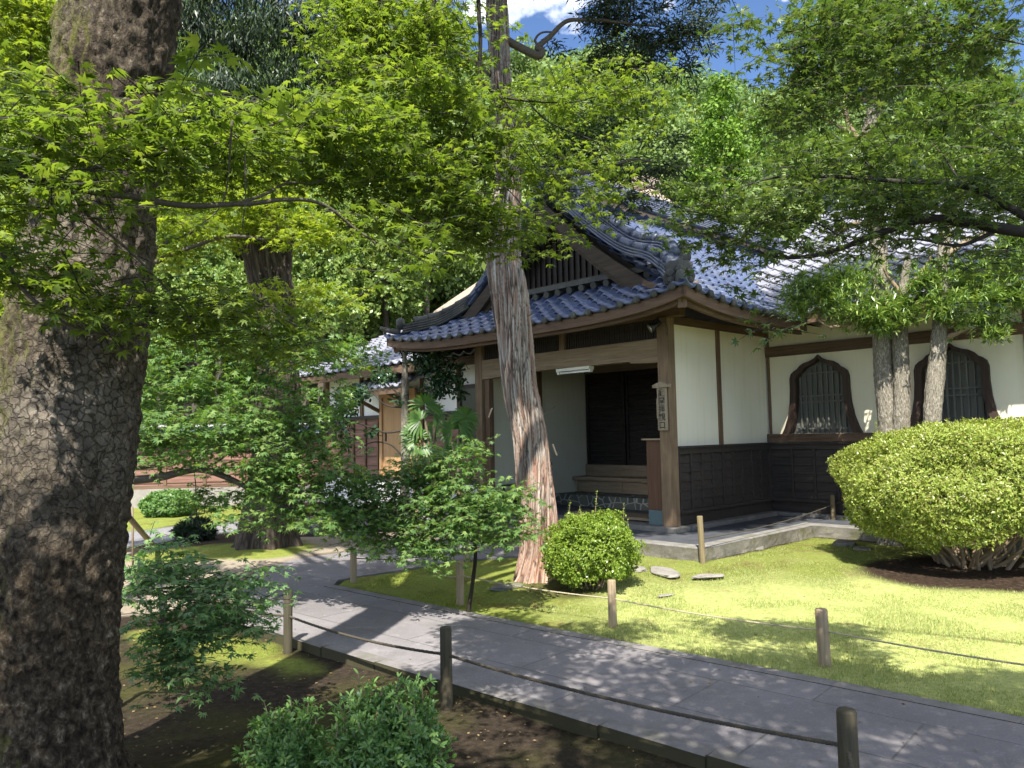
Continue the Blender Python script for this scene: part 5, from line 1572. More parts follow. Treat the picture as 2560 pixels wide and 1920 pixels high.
ext = crown_cloud(31000, [(-2.5, -.1, 4.5, .9, .6, .45), (-1.7, -.2, 4.6, .8, .5, .4), (-2.6, -.9, 4.5, 1.0, .7, .5), (-1.4, -1.0, 4.6, 1.1, .8, .5), (-.3, -.8, 4.5, 1.0, .8, .45), (-3.6, .8, 4.6, .8, .8, .5), (-.9, -.3, 4.7, .9, .6, .45), (.2, -.2, 4.5, .8, .6, .4), (-.6, -1.6, 4.7, 1.2, .8, .5), (.6, -1.3, 4.7, 1.1, .8, .5)], .075, 21)  # unseen leaf masses overhead, added to shade the foreground soil
maple('maple_tree', 'near maple whose leafy branches cross in front of the huge mossy trunk', A_pads, .043, 'maple_near', [
    (bpx([(-160, 400, 2.4), (60, 440, 2.45), (160, 455, 2.5), (300, 490, 2.55), (470, 515, 2.6), (600, 510, 2.65), (710, 500, 2.7), (800, 515, 2.8), (900, 580, 2.9), (980, 640, 2.9)]), .016, .004),
    (bpx([(160, 455, 2.5), (240, 420, 2.5), (340, 400, 2.55), (480, 375, 2.6), (560, 360, 2.6), (700, 300, 2.7), (800, 280, 2.8)]), .010, .003),
    (bpx([(-100, 560, 2.4), (0, 620, 2.5), (60, 720, 2.55), (150, 800, 2.6), (245, 832, 2.7), (330, 850, 2.8)]), .010, .003),
    (bpx([(150, 450, 2.5), (220, 540, 2.55), (290, 600, 2.6), (380, 690, 2.7), (470, 790, 2.8), (490, 880, 2.9)]), .007, .002),
    (bpx([(590, 510, 2.65), (660, 480, 2.7), (720, 450, 2.8), (800, 450, 2.9), (900, 400, 3.0)]), .007, .002),
    (bpx([(580, 300, 2.4), (570, 420, 2.5), (545, 520, 2.55), (480, 580, 2.55)]), .004, .0015),
    (bpx([(610, 390, 2.5), (608, 500, 2.55), (600, 580, 2.6)]), .003, .0015),
    ([(-2.0, 1.5, 1.9), (-1.6, 2.0, 2.3), tuple(D(-160, 400, 2.4))], .03, .016), ([(-2.1, 1.4, 1.4), (-1.6, 2.0, 2.1), tuple(D(-100, 560, 2.4))], .02, .010),
    ([(-1.5, 1.65, 3.6), (-2.2, .6, 4.3), (-2.6, -.6, 4.5)], .03, .01), ([(-1.5, 1.65, 3.6), (-1.0, .4, 4.4), (-.3, -.5, 4.5)], .03, .01),
], (trA, [.09, .085, .07, .055, .03]), cov=2.3, extra=ext)

# --- maple hanging into the top middle
B_pads = [(960, 90, 180, 100, 3.6), (1090, 150, 130, 130, 3.6), (1130, 330, 150, 110, 3.5), (1110, 470, 130, 90, 3.4), (1290, 390, 140, 80, 3.6), (1400, 240, 190, 60, 3.7), (1540, 225, 170, 55, 3.7, .3, .8), (1620, 290, 120, 60, 3.8, .3, .5), (1450, 400, 150, 60, 3.7, .3, 1.0),
          (1250, 550, 130, 60, 3.5), (1340, 600, 110, 35, 3.5, .25, 1.6), (1160, 560, 110, 70, 3.5), (1530, 440, 130, 50, 3.7, .3, .7), (1000, 30, 200, 60, 3.7), (860, 70, 130, 80, 3.5, .3, 1.3), (1170, 60, 90, 70, 3.6, .3, 1.0), (1480, 500, 120, 50, 3.6, .3, 1.0), (1000, 640, 90, 40, 3.5, .3, .8), (930, 180, 140, 60, 3.4)]
trB = [(-.55, -1.6, -.1), (-.6, -1.5, 1.2), (-.5, -1.1, 2.8), (-.2, -.2, 4.2), (-.2, 1.4, 4.6)]
shade_extB = crown_cloud(24000, [(.9, -.7, 4.7, .9, .8, .45), (1.9, -.5, 4.6, .9, .8, .45), (.6, .5, 4.8, .9, .7, .4), (.2, 1.0, 4.8, .8, .7, .35), (1.5, .6, 4.8, .9, .8, .4), (2.4, .6, 4.7, .9, .8, .4), (1.2, -1.4, 4.8, 1.0, .8, .4)], .07, 22)  # unseen leaves above the camera, added to keep the path in shade
maple('maple_tree', 'maple hanging down from above in the top middle in front of the peeling trunk', B_pads, .037, 'maple_near', [
    (bpx([(1185, -260, 3.3), (1193, 0, 3.4), (1200, 90, 3.45), (1203, 195, 3.5)]), .012, .008),
    (bpx([(1203, 195, 3.5), (1250, 235, 3.5), (1330, 258, 3.55), (1400, 263, 3.6), (1470, 250, 3.65), (1570, 215, 3.7)]), .007, .002),
    (bpx([(1203, 195, 3.5), (1185, 240, 3.5), (1180, 330, 3.5), (1205, 420, 3.5), (1212, 480, 3.5), (1195, 530, 3.5), (1165, 600, 3.5)]), .006, .002),
    (bpx([(1186, 240, 3.5), (1150, 330, 3.45), (1060, 440, 3.4), (1040, 460, 3.4)]), .006, .002),
    (bpx([(1330, 258, 3.55), (1390, 310, 3.6), (1500, 360, 3.65), (1600, 420, 3.7)]), .0045, .0015),
    (bpx([(1250, 235, 3.5), (1310, 315, 3.5), (1370, 420, 3.55), (1450, 510, 3.6)]), .0045, .0015),
    (bpx([(1110, -120, 3.4), (1085, 0, 3.5), (1060, 60, 3.5), (1010, 82, 3.5), (980, 140, 3.5), (950, 200, 3.45)]), .007, .002),
    (bpx([(1082, 10, 3.5), (1075, 130, 3.5), (1110, 180, 3.5), (1150, 260, 3.5)]), .004, .0015),
    (bpx([(1212, 430, 3.5), (1280, 480, 3.5), (1340, 560, 3.5)]), .004, .0015),
    ([(-.2, 1.4, 4.6), (-.35, 2.6, 4.3), tuple(D(1185, -260, 3.3))], .03, .012), ([(-.3, 1.6, 4.5), (-.5, 2.6, 4.0), tuple(D(1110, -120, 3.4))], .02, .007),
    ([(-.2, -.2, 4.2), (.9, -.5, 4.6), (1.9, -.5, 4.6)], .03, .01),
], (trB, [.11, .10, .085, .06, .035]), cov=2.1, extra=shade_extB, tmat='twig')

# --- near maple, right
C_pads = [(1750, 480, 130, 45, 4.4, .4, 1.3), (1900, 520, 190, 70, 4.3), (2080, 500, 210, 80, 4.2), (2260, 530, 190, 70, 4.1), (2420, 500, 180, 80, 4.0), (2510, 410, 130, 70, 4.0), (1730, 555, 110, 40, 4.4, .3, 1.2), (1880, 600, 150, 45, 4.3), (2060, 605, 170, 32, 4.2, .4, 1.2), (2240, 625, 190, 30, 4.1, .4, .8), (2490, 640, 100, 50, 4.0, .3, 1.2),
          (2040, 410, 150, 45, 4.3), (2210, 390, 190, 60, 4.2), (2020, 230, 150, 80, 4.6), (2130, 130, 230, 110, 4.5), (2390, 100, 190, 110, 4.4), (2060, 50, 170, 60, 4.5), (1860, 110, 70, 50, 4.7, .3, .6), (2330, 290, 170, 60, 4.4, .4, 1.2), (2500, 270, 110, 80, 4.2, .4, 1.3), (1990, 310, 80, 35, 4.5, .3, 1.0), (1945, 805, 55, 38, 4.2, .2, 1.5), (1880, 690, 80, 40, 4.2, .2, .8), (2520, 20, 120, 60, 4.3), (1790, 80, 90, 55, 4.7, .3, .45), (2480, 770, 60, 50, 4.0, .2, 1.0)]
C_pads = [(a_, b_, c_, d_, e_ * .78) + ((q_[0] * .8, *q_[1:]) if q_ else ()) for a_, b_, c_, d_, e_, *q_ in C_pads]
trC = [(4.6, 1.4, -.1), (4.5, 1.6, 1.0), (4.2, 2.2, 2.1), (4.0, 2.6, 3.2), (3.6, 2.2, 4.6)]
shade_extC = crown_cloud(24000, [(3.4, -.2, 4.8, .9, .8, .4), (4.4, .1, 4.9, 1.0, .9, .45), (2.5, .5, 5.0, .8, .6, .35), (3.5, .7, 5.0, .8, .7, .4), (5.0, 1.0, 4.9, 1.0, .9, .5), (1.5, .7, 5.0, .7, .5, .3), (5.2, 2.2, 5.2, .9, .7, .4)], .075, 23)  # leaf masses out of view, placed to shade path and lawn edge
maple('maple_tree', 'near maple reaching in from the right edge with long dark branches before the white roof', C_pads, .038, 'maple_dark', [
    (bpx([(2760, 610, 2.81), (2640, 590, 2.89), (2480, 575, 3.04), (2310, 555, 3.12), (2200, 575, 3.16), (2080, 625, 3.24), (1960, 640, 3.31), (1890, 618, 3.35)]), .030, .004),
    (bpx([(2700, 600, 2.85), (2520, 520, 3.04), (2430, 475, 3.12), (2230, 452, 3.20), (2060, 440, 3.28), (1940, 440, 3.35), (1820, 475, 3.43)]), .018, .003),
    (bpx([(2500, 577, 3.04), (2450, 600, 3.04), (2400, 615, 3.08), (2320, 603, 3.12), (2250, 600, 3.12)]), .010, .003),
    (bpx([(2430, 475, 3.12), (2390, 440, 3.16), (2330, 350, 3.28)]), .007, .002),
    (bpx([(2220, 452, 3.20), (2160, 400, 3.28), (2080, 330, 3.35)]), .006, .002),
    (bpx([(2310, 556, 3.12), (2200, 480, 3.20), (2130, 440, 3.28)]), .006, .002),
    (bpx([(2125, -120, 3.43), (2110, 0, 3.47), (2090, 35, 3.51), (2060, 95, 3.51), (1990, 118, 3.59), (1900, 120, 3.59)]), .010, .002),
    (bpx([(2150, -160, 3.43), (2260, -10, 3.43), (2330, 40, 3.43), (2440, 80, 3.35), (2560, 110, 3.28)]), .009, .003),
    (bpx([(2085, 45, 3.51), (1990, 75, 3.51), (1930, 72, 3.59)]), .004, .0015),
    (bpx([(2090, 590, 3.20), (2040, 560, 3.24), (1960, 540, 3.31)]), .005, .002),
    ([(4.25, 2.1, 2.0), (3.6, 2.8, 2.35), tuple(D(2760, 610, 2.81))], .05, .03), ([(3.95, 2.6, 3.3), (3.2, 1.9, 4.7), (2.2, 2.6, 4.6), tuple(D(2125, -120, 3.43))], .022, .008), ([(3.8, 2.5, 3.8), (3.4, 1.5, 4.6), (3.4, .3, 4.8)], .03, .01),
], (trC, [.12, .11, .09, .06, .03]), cov=1.75, extra=shade_extC, tmat='twig')

# --- maples of the middle distance
E1 = [(420, 960, 110, 60, 7.2), (560, 950, 150, 70, 7.4), (500, 1060, 170, 60, 7.0), (680, 1010, 150, 80, 7.3), (620, 1130, 160, 55, 7.0), (710, 1200, 120, 70, 7.0), (560, 1245, 100, 45, 7.2), (640, 1290, 110, 45, 7.0, .4, 1.3), (790, 1100, 120, 70, 7.2), (860, 1180, 100, 45, 7.1), (770, 890, 140, 55, 7.4), (870, 880, 110, 50, 7.5, .4, 1.2), (400, 1090, 80, 60, 7.2), (360, 980, 60, 80, 7.3), (470, 850, 140, 50, 7.5, .4, 1.4), (650, 850, 140, 50, 7.5), (380, 1060, 100, 60, 7.0), (340, 1120, 60, 60, 7.2, .4, 1.4), (460, 1150, 100, 45, 7.0, .4, 1.2), (820, 1000, 90, 60, 7.4, .4, 1.4), (760, 1190, 110, 50, 7.0), (600, 1060, 120, 60, 7.0), (430, 900, 110, 50, 7.4)]
maple('maple_tree', 'spreading maple of fresh green leaves between the mossy trunk and the furrowed trunk', E1, .062, 'maple_mid', [
    (bpx([(180, 1215, 7.2), (315, 1205, 7.2), (420, 1190, 7.1), (500, 1175, 7.1), (570, 1195, 7.1), (640, 1230, 7.1), (730, 1275, 7.1), (800, 1290, 7.1)]), .045, .012),
    (bpx([(180, 1185, 7.3), (330, 1172, 7.3), (400, 1165, 7.3), (420, 1150, 7.3)]), .022, .012), (bpx([(500, 1178, 7.1), (560, 1140, 7.1), (620, 1080, 7.2), (680, 1010, 7.3)]), .012, .004),
    (bpx([(520, 1180, 7.1), (600, 1170, 7.1), (640, 1190, 7.1), (700, 1200, 7.1)]), .012, .003), (bpx([(420, 1150, 7.3), (470, 1060, 7.3), (520, 950, 7.4)]), .012, .004), (bpx([(620, 1080, 7.2), (720, 1060, 7.2), (800, 1090, 7.2)]), .008, .003),
    (bpx([(690, 960, 7.3), (700, 1040, 7.2), (730, 1130, 7.1), (745, 1200, 7.1)]), .006, .002), (bpx([(640, 900, 7.4), (760, 905, 7.4), (900, 920, 7.4)]), .010, .003), (bpx([(520, 950, 7.4), (560, 910, 7.4), (640, 900, 7.4)]), .010, .008),
], ([D(150, 1420, 7.3) * np.array([1, 1, 0]) + np.array([0, 0, -.05]), D(160, 1300, 7.3), D(180, 1200, 7.25), D(190, 1050, 7.3)], [.10, .085, .07, .04]), cov=1.9)
E2 = [(1130, 1150, 90, 45, 6.9), (1180, 1120, 50, 30, 6.8, .25, 1.6), (1000, 1210, 140, 55, 7.0), (1090, 1280, 160, 60, 6.8), (950, 1290, 130, 50, 6.9), (1230, 1290, 110, 55, 6.7), (1010, 1365, 140, 40, 6.7, .4, 1.3), (1150, 1340, 120, 45, 6.7), (1270, 1240, 70, 45, 6.7), (890, 1235, 90, 35, 7.1), (790, 1270, 110, 45, 7.2), (1300, 1330, 70, 25, 6.6, .25, 1.4), (1060, 1400, 70, 25, 6.6, .25, .9), (870, 1330, 70, 30, 7.0, .3, 1.0), (1040, 1170, 70, 40, 7.0), (860, 1290, 100, 40, 7.0), (1110, 1210, 110, 45, 6.9), (1180, 1250, 100, 45, 6.8), (980, 1330, 120, 40, 6.8)]
bE = onground(1205, 1395)
maple('maple_tree', 'low bushy maple spreading in front of the left porch post over the path fork', E2, .058, 'maple_mid', [
    ([D(1150, 1330, 6.8), D(1060, 1310, 6.85), D(960, 1290, 6.9), D(840, 1262, 7.0)], .016, .004), ([D(1150, 1330, 6.8), D(1120, 1240, 6.85), D(1130, 1150, 6.9)], .014, .004), ([D(1160, 1330, 6.75), D(1230, 1300, 6.7), D(1340, 1325, 6.6)], .011, .003),
    ([D(1140, 1320, 6.8), D(1080, 1360, 6.7), D(1000, 1392, 6.6)], .009, .003), ([D(700, 1275, 7.15), D(780, 1285, 7.1), D(860, 1290, 7.0)], .014, .006), ([D(1120, 1240, 6.85), D(1040, 1210, 6.95), D(980, 1200, 7.0)], .008, .003),
], ([np.array([bE[0], 6.85, -.05]), D(1190, 1370, 6.85), D(1150, 1330, 6.8)], [.016, .014, .012]), cov=2.4)
E3 = [(400, 1400, 90, 45, 4.3), (430, 1450, 100, 50, 4.2), (530, 1470, 100, 45, 4.2), (610, 1490, 75, 55, 4.3), (460, 1545, 120, 55, 4.1), (570, 1560, 90, 40, 4.2), (410, 1640, 60, 60, 4.0), (500, 1690, 60, 35, 3.9), (450, 1610, 80, 40, 4.0), (330, 1500, 50, 60, 4.4, .3, 1.2), (310, 1420, 50, 40, 4.6, .3, .8), (390, 1350, 50, 25, 4.3, .2, 1.2), (650, 1430, 40, 40, 4.3, .2, 1.2), (270, 1480, 30, 40, 4.5, .2, .8), (510, 1620, 80, 30, 4.0, .2, 1.0)]
bE = onground(430, 1760)
maple('maple_tree', 'small bluish green maple on the shaded soil right beside the mossy trunk', E3, .046, 'maple_blue', [
    ([D(330, 1480, 4.4), D(420, 1490, 4.25), D(520, 1500, 4.2), D(640, 1520, 4.2)], .010, .003), ([D(330, 1480, 4.4), D(400, 1560, 4.15), D(460, 1640, 4.0), D(510, 1690, 3.9)], .007, .002), ([D(330, 1480, 4.4), D(390, 1420, 4.3), D(420, 1370, 4.3)], .006, .002),
    ([D(280, 1400, 4.7), D(330, 1440, 4.6), D(380, 1520, 4.4)], .003, .002), ([D(220, 1500, 4.5), D(330, 1480, 4.4)], .010, .010),
], ([np.array([D(225, 1500, 4.5)[0], 4.5, -.09]), D(222, 1600, 4.5), D(225, 1500, 4.5)], [.02, .018, .012]), cov=2.8)
# sunlit maples behind
S1 = [(430, 480, 140, 50, 10), (560, 500, 150, 55, 10.4), (700, 520, 130, 45, 10.2), (430, 570, 120, 40, 10), (560, 575, 120, 35, 10.3), (760, 590, 110, 35, 10), (820, 560, 100, 40, 10.2), (400, 640, 80, 40, 10), (640, 450, 120, 40, 10.6), (720, 720, 80, 35, 9.5, .5, 1.4), (830, 740, 110, 40, 9.5, .5, 1.2), (600, 750, 90, 30, 9.6, .5, 1.2)]
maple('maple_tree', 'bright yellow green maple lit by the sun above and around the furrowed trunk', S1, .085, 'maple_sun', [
    (bpx([(340, 690, 10), (420, 640, 10), (500, 610, 10), (580, 590, 10), (700, 600, 10.1), (800, 580, 10)]), .04, .012), (bpx([(350, 640, 10.1), (430, 600, 10.1), (500, 570, 10.1), (560, 520, 10.3)]), .03, .01)],
    ([D(250, 1330, 10.2) * np.array([1, 1, 0]), D(270, 1000, 10.2), D(300, 800, 10.1), D(340, 690, 10)], [.10, .09, .07, .045]), cov=2.2)
S2 = [(60, 80, 110, 70, 6.5), (100, 160, 80, 60, 6.7), (30, 20, 100, 60, 6.4), (20, 230, 90, 60, 6.6), (60, 560, 90, 60, 6.6), (30, 720, 80, 70, 6.4), (20, 860, 60, 80, 6.5), (70, 480, 80, 50, 6.6), (20, 980, 40, 60, 6.4), (120, 60, 60, 50, 6.6), (90, 620, 60, 40, 6.8)]
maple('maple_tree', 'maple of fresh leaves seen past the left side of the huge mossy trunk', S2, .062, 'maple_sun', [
    (bpx([(-60, 300, 6.6), (20, 220, 6.6), (90, 130, 6.6), (150, 30, 6.7)]), .02, .008), (bpx([(-80, 700, 6.5), (0, 740, 6.5), (40, 860, 6.5)]), .02, .006)],
    ([D(-150, 1400, 6.6) * np.array([1, 1, 0]), D(-130, 1000, 6.6), D(-90, 600, 6.6), D(-60, 300, 6.6)], [.09, .08, .06, .03]), cov=2.0)

# --- podocarpus pair at the right
def podo(name, label, trunks, limbs, blobs, n, seed):
    b0 = trunks[0][0][0]
    r = empty(name, (b0[0], b0[1], 0)); tag(r, label, 'podocarpus tree', 'podocarpus trees beside the hall')
    o = np.array(r.location)
    for pts, rad in trunks:
        q = [np.array(p) - o for p in pts]
        trunk_mesh('trunk', q, rad, M['bark_pale'], r, 48, .03, .010, (30, 30, 14), .2, None, seed)
    for pts, a, b in limbs:
        limb([np.array(p) - o for p in pts], a, b, 'limb', M['stem'], r, wob=.03)
    bl = [tuple(D(px, py, dd) - o) + (rx * dd / F, rx * dd / F * .9, ry * dd / F) for px, py, rx, ry, dd in blobs]
    bl = np.array(bl)
    # tufts: whorls of narrow leaves
    wgt = bl[:, 3] * bl[:, 5]
    k_ = rng.choice(len(bl), n, p=wgt / wgt.sum())
    b = rdir(n)
    c = bl[k_, :3] + b * (.15 + 1.05 * rng.random(n))[:, None] * bl[k_, 3:6] * (1 + .35 * vnoise(b * 3 + k_[:, None] * 3.7, 88))[:, None]
    ax = nrm(b * .7 + rdir(n) * .6 + np.array([0, 0, .45]))
    m = 9
    pos = np.repeat(c, m, 0); axr = np.repeat(ax, m, 0)
    x = nrm(axr * .55 + rdir(n * m) * .8)
    nd = rdir(n * m) * .5 + np.array([0, 0, 1])
    finish('crown', leaf_mesh('crown', LANCE, pos, x, nd, rng.uniform(.05, .11, n * m)), M['podo'], r)
    return r
P1b = [(2080, 755, 110, 40, 9.5), (2180, 790, 100, 35, 9.4), (2240, 765, 70, 40, 9.4), (2030, 720, 70, 30, 9.6), (2120, 700, 110, 40, 9.7), (2210, 800, 60, 40, 9.3), (2000, 765, 40, 25, 9.5), (2000, 275, 110, 45, 9.8), (1960, 300, 60, 40, 9.8), (2240, 400, 110, 60, 9.6), (2300, 330, 110, 60, 9.6), (2180, 150, 130, 70, 9.8), (2100, 200, 110, 50, 9.9), (2280, 200, 120, 60, 9.8), (2060, 370, 90, 40, 9.7), (1960, 400, 70, 40, 9.8), (2100, 90, 130, 60, 9.9), (2230, 60, 140, 60, 9.9), (2150, 20, 160, 60, 9.9), (2170, 470, 120, 40, 9.8)]
podo('podocarpus_tree', 'twin trunked podocarpus left of the slimmer one, rising behind the big clipped azalea', [
    ([D(2222, 1420, 9.7) * np.array([1, 1, 0]), D(2222, 1090, 9.7), D(2210, 950, 9.7), D(2205, 840, 9.7), D(2200, 700, 9.75), D(2188, 520, 9.8), D(2168, 380, 9.8), D(2185, 270, 9.8), D(2200, 150, 9.9)], [.13, .125, .115, .11, .10, .10, .095, .09, .04]),
    ([D(2250, 1420, 9.55) * np.array([1, 1, 0]), D(2252, 1090, 9.55), D(2255, 960, 9.55), D(2250, 840, 9.55), D(2256, 740, 9.5), D(2270, 640, 9.5)], [.10, .10, .095, .09, .06, .03])],
    [([D(2205, 800, 9.7), D(2150, 800, 9.6), D(2090, 815, 9.5), D(2050, 800, 9.5)], .035, .012), ([D(2180, 250, 9.8), D(2110, 245, 9.8), D(2090, 220, 9.8)], .05, .02), ([D(2130, 330, 9.8), D(2060, 300, 9.8), D(1990, 270, 9.8)], .035, .015), ([D(2165, 370, 9.8), D(2130, 330, 9.8), D(2100, 250, 9.8)], .045, .03), ([D(2265, 730, 9.5), D(2300, 680, 9.5), D(2330, 640, 9.5)], .03, .012), ([D(2250, 740, 9.5), D(2220, 690, 9.5), D(2200, 640, 9.5)], .03, .012), ([D(2190, 560, 9.8), D(2130, 560, 9.7), D(2060, 600, 9.6)], .04, .012)],
    P1b, 8000, 3)
P2b = [(2360, 770, 60, 35, 9.0), (2440, 760, 80, 50, 9.0), (2510, 700, 80, 70, 9.1), (2420, 700, 90, 50, 9.2), (2480, 830, 40, 25, 8.9), (2440, 800, 60, 20, 9.0), (2530, 740, 60, 40, 8.9), (2570, 690, 60, 50, 8.9), (2440, 340, 120, 70, 9.3), (2500, 250, 110, 60, 9.4), (2380, 250, 110, 60, 9.4), (2540, 360, 90, 90, 9.2), (2360, 420, 110, 60, 9.3), (2300, 480, 110, 50, 9.4), (2480, 460, 120, 60, 9.2), (2540, 600, 60, 50, 9.1), (2420, 150, 110, 50, 9.4), (2320, 700, 50, 40, 9.1), (2560, 480, 90, 60, 9.2)]
podo('podocarpus_tree', 'single slim podocarpus in front of the second bell shaped window', [
    ([D(2325, 1420, 9.2) * np.array([1, 1, 0]), D(2328, 1090, 9.2), D(2335, 980, 9.2), D(2345, 880, 9.2), D(2352, 780, 9.2), D(2356, 660, 9.2), D(2372, 520, 9.25), D(2400, 380, 9.3), D(2420, 250, 9.4)], [.10, .095, .10, .09, .08, .075, .065, .05, .02])],
    [([D(2352, 850, 9.2), D(2395, 825, 9.1), D(2440, 815, 9.0), D(2490, 790, 9.0)], .035, .015), ([D(2440, 815, 9.0), D(2465, 780, 9.0), D(2470, 740, 9.0)], .018, .008), ([D(2360, 640, 9.2), D(2430, 600, 9.2), D(2500, 560, 9.1)], .04, .012), ([D(2390, 430, 9.3), D(2450, 380, 9.3), D(2520, 330, 9.2)], .03, .01)],
    P2b, 6400, 5)

# ------------------------------------------------------------------ shrubs
def shrub(name, label, c, r, n, leaf, mat, cat='shrub', per=6, stems=0, lowcut=-.6, tpl=RHOMB, group=None, shell=.82, lump=.10, sh=None, stem_r=.014, spread=.5):
    ro = empty(name, (c[0], c[1], c[2])); tag(ro, label, cat, group)
    b = rdir(int(n * 1.6)); b = b[b[:, 2] > lowcut + .28 * fbm(b * 2.4, 77, 2)][:n]
    n = len(b)
    rr = (shell + (1 - shell) * rng.random(n)) * (1 + lump * fbm(b * 2.6, 71, 3))
    h = r[2]
    ctr = np.array([0, 0, r[3] if len(r) > 3 else h])
    # flattened dome: push the profile toward a superellipsoid
    q = b * (np.abs(b[:, :1]) ** 2.2 + np.abs(b[:, 1:2]) ** 2.2 + np.abs(b[:, 2:3]) ** 2.2) ** (-1 / 2.2)
    pos = ctr + q * rr[:, None] * np.array(r[:3])
    ax = nrm(b * .9 + rdir(n) * .55 + np.array([0, 0, .45]))
    pr_ = np.repeat(pos, per, 0); axr = np.repeat(ax, per, 0)
    x = nrm(axr * .5 + rdir(n * per) * .75)
    nd = axr + rdir(n * per) * .35
    finish('foliage', leaf_mesh('foliage', tpl, pr_, x, nd, leaf * rng.uniform(.6, 1.2, n * per)), M[mat], ro)
    for i in range(stems):
        a = rng.uniform(0, 2 * PI); q0 = rng.random() ** .5
        s0 = np.array([math.cos(a) * r[0] * .28 * q0, math.sin(a) * r[1] * .28 * q0, -.04])
        a2 = a + rng.normal() * .5; q1 = spread + .4 * rng.random()
        s1 = np.array([math.cos(a2) * r[0] * q1, math.sin(a2) * r[1] * q1, ctr[2] + r[2] * (.1 + .4 * rng.random() * (1 - q1))])
        mid = (s0 + s1) / 2 + np.array([rng.normal() * .05, rng.normal() * .05, -.04])
        limb([s0, s0 * .6 + mid * .4 + rng.normal(size=3) * .02, mid, s1], stem_r * rng.uniform(.8, 1.5), stem_r * .4, 'stem', M['stem'], ro, 6, .02, i)
    if sh:
        pos, x, nd, sc = [], [], [], []
        for (dx_, dy_, z0, hh) in sh:
            m = MB()
            k_ = max(4, int(hh / .022))
            le = np.array([rng.normal() * .12, rng.normal() * .12, 1])
            pts = np.array([[dx_, dy_, z0]]) + np.linspace(0, hh, k_)[:, None] * le
            m.tube(pts, np.linspace(.004, .0015, k_), 4, False).build('shoot', M['stem'], ro)
            for i_, p in enumerate(pts):
                for _ in range(2):
                    a = rng.uniform(0, 2 * PI)
                    pos.append(p); x.append((math.cos(a), math.sin(a), .7)); nd.append((-math.cos(a), -math.sin(a), 1.2)); sc.append(leaf * rng.uniform(.8, 1.3))
        finish('shoot_leaves', leaf_mesh('shoot_leaves', tpl, np.array(pos), np.array(x), np.array(nd), np.array(sc)), M[mat], ro)
    return ro
p = G(2405, 1405, gzz(G(2405, 1405)))
shrub('clipped_azalea', 'big rounded clipped azalea on bare stems on the right of the lawn', (4.90, 8.28, gzz((4.9, 8.3)) - .01), (1.36, 1.18, .70, .81), 44000, .036, 'azalea', 'azalea', 5, 60, -.82, NAR, None, .82, .13,
      [(rng.uniform(-.9, .9), rng.uniform(-.8, .5), 1.38, rng.uniform(.08, .16)) for _ in range(14)], .022, .5)
shrub('round_bush', 'small round bright bush at the right foot of the peeling trunk', tuple(onground(1478, 1462)), (.45, .42, .36, .33), 8500, .025, 'boxwood', 'bush', 5, 10, -.9, RHOMB, None, .74, .24,
      [(-.22, 0, .62, .20), (.05, -.05, .68, .22), (-.08, .05, .66, .10), (.33, -.02, .5, .28), (.12, .0, .66, .08), (.40, .05, .45, .16), (-.3, .0, .5, .1)], .008, .4)
shrub('leafy_shrub', 'dark leafy shrub in the foreground with one tall pale shoot', tuple(onground(965, 1985)), (.27, .26, .25, .21), 1500, .038, 'shrub', 'shrub', 7, 8, -.8, ELL, 'shrubs on the shaded soil', .4, .35,
      [(-.12, 0, .38, .14), (-.16, -.02, .34, .10), (.1, 0, .40, .08), (.25, -.05, .15, .12), (-.02, .0, .42, .08), (.17, .0, .38, .09), (.05, .03, .43, .07)] + [(rng.uniform(-.2, .2), rng.uniform(-.2, .15), rng.uniform(.3, .4), rng.uniform(.04, .09)) for _ in range(16)], .006, .4)
shrub('leafy_shrub', 'smaller leafy shrub in the foreground left of the one with the tall shoot', tuple(onground(715, 1960)), (.18, .18, .18, .15), 750, .036, 'shrub', 'shrub', 7, 6, -.8, ELL, 'shrubs on the shaded soil', .4, .4,
      [(.1, 0, .28, .09), (-.08, 0, .3, .07), (.02, 0, .32, .06), (.18, -.03, .16, .08)] + [(rng.uniform(-.13, .13), rng.uniform(-.15, .1), rng.uniform(.2, .28), rng.uniform(.04, .07)) for _ in range(10)], .006, .4)
shrub('low_shrub', 'low round shrub on the moss before the concrete base of the garden wall', tuple(onground(425, 1290)), (.55, .45, .28, .24), 1500, .07, 'shrub', 'shrub', 6, 5, -.9)
shrub('fern_clump', 'dark fern like clump left of the furrowed trunk roots', tuple(onground(487, 1352)), (.26, .24, .16, .14), 360, .12, 'podo_dark', 'plant', 6, 3, -.6, LANCE)
c_ = onground(490, 1350)
o = limb([c_ + (0, 0, -.05), c_ + (.0, 0, .5), c_ + (-.03, 0, 1.1)], .014, .008, 'sapling_stem', M['twig'], None)
tag(o, 'thin bare sapling stem rising out of the dark fern clump', 'sapling')
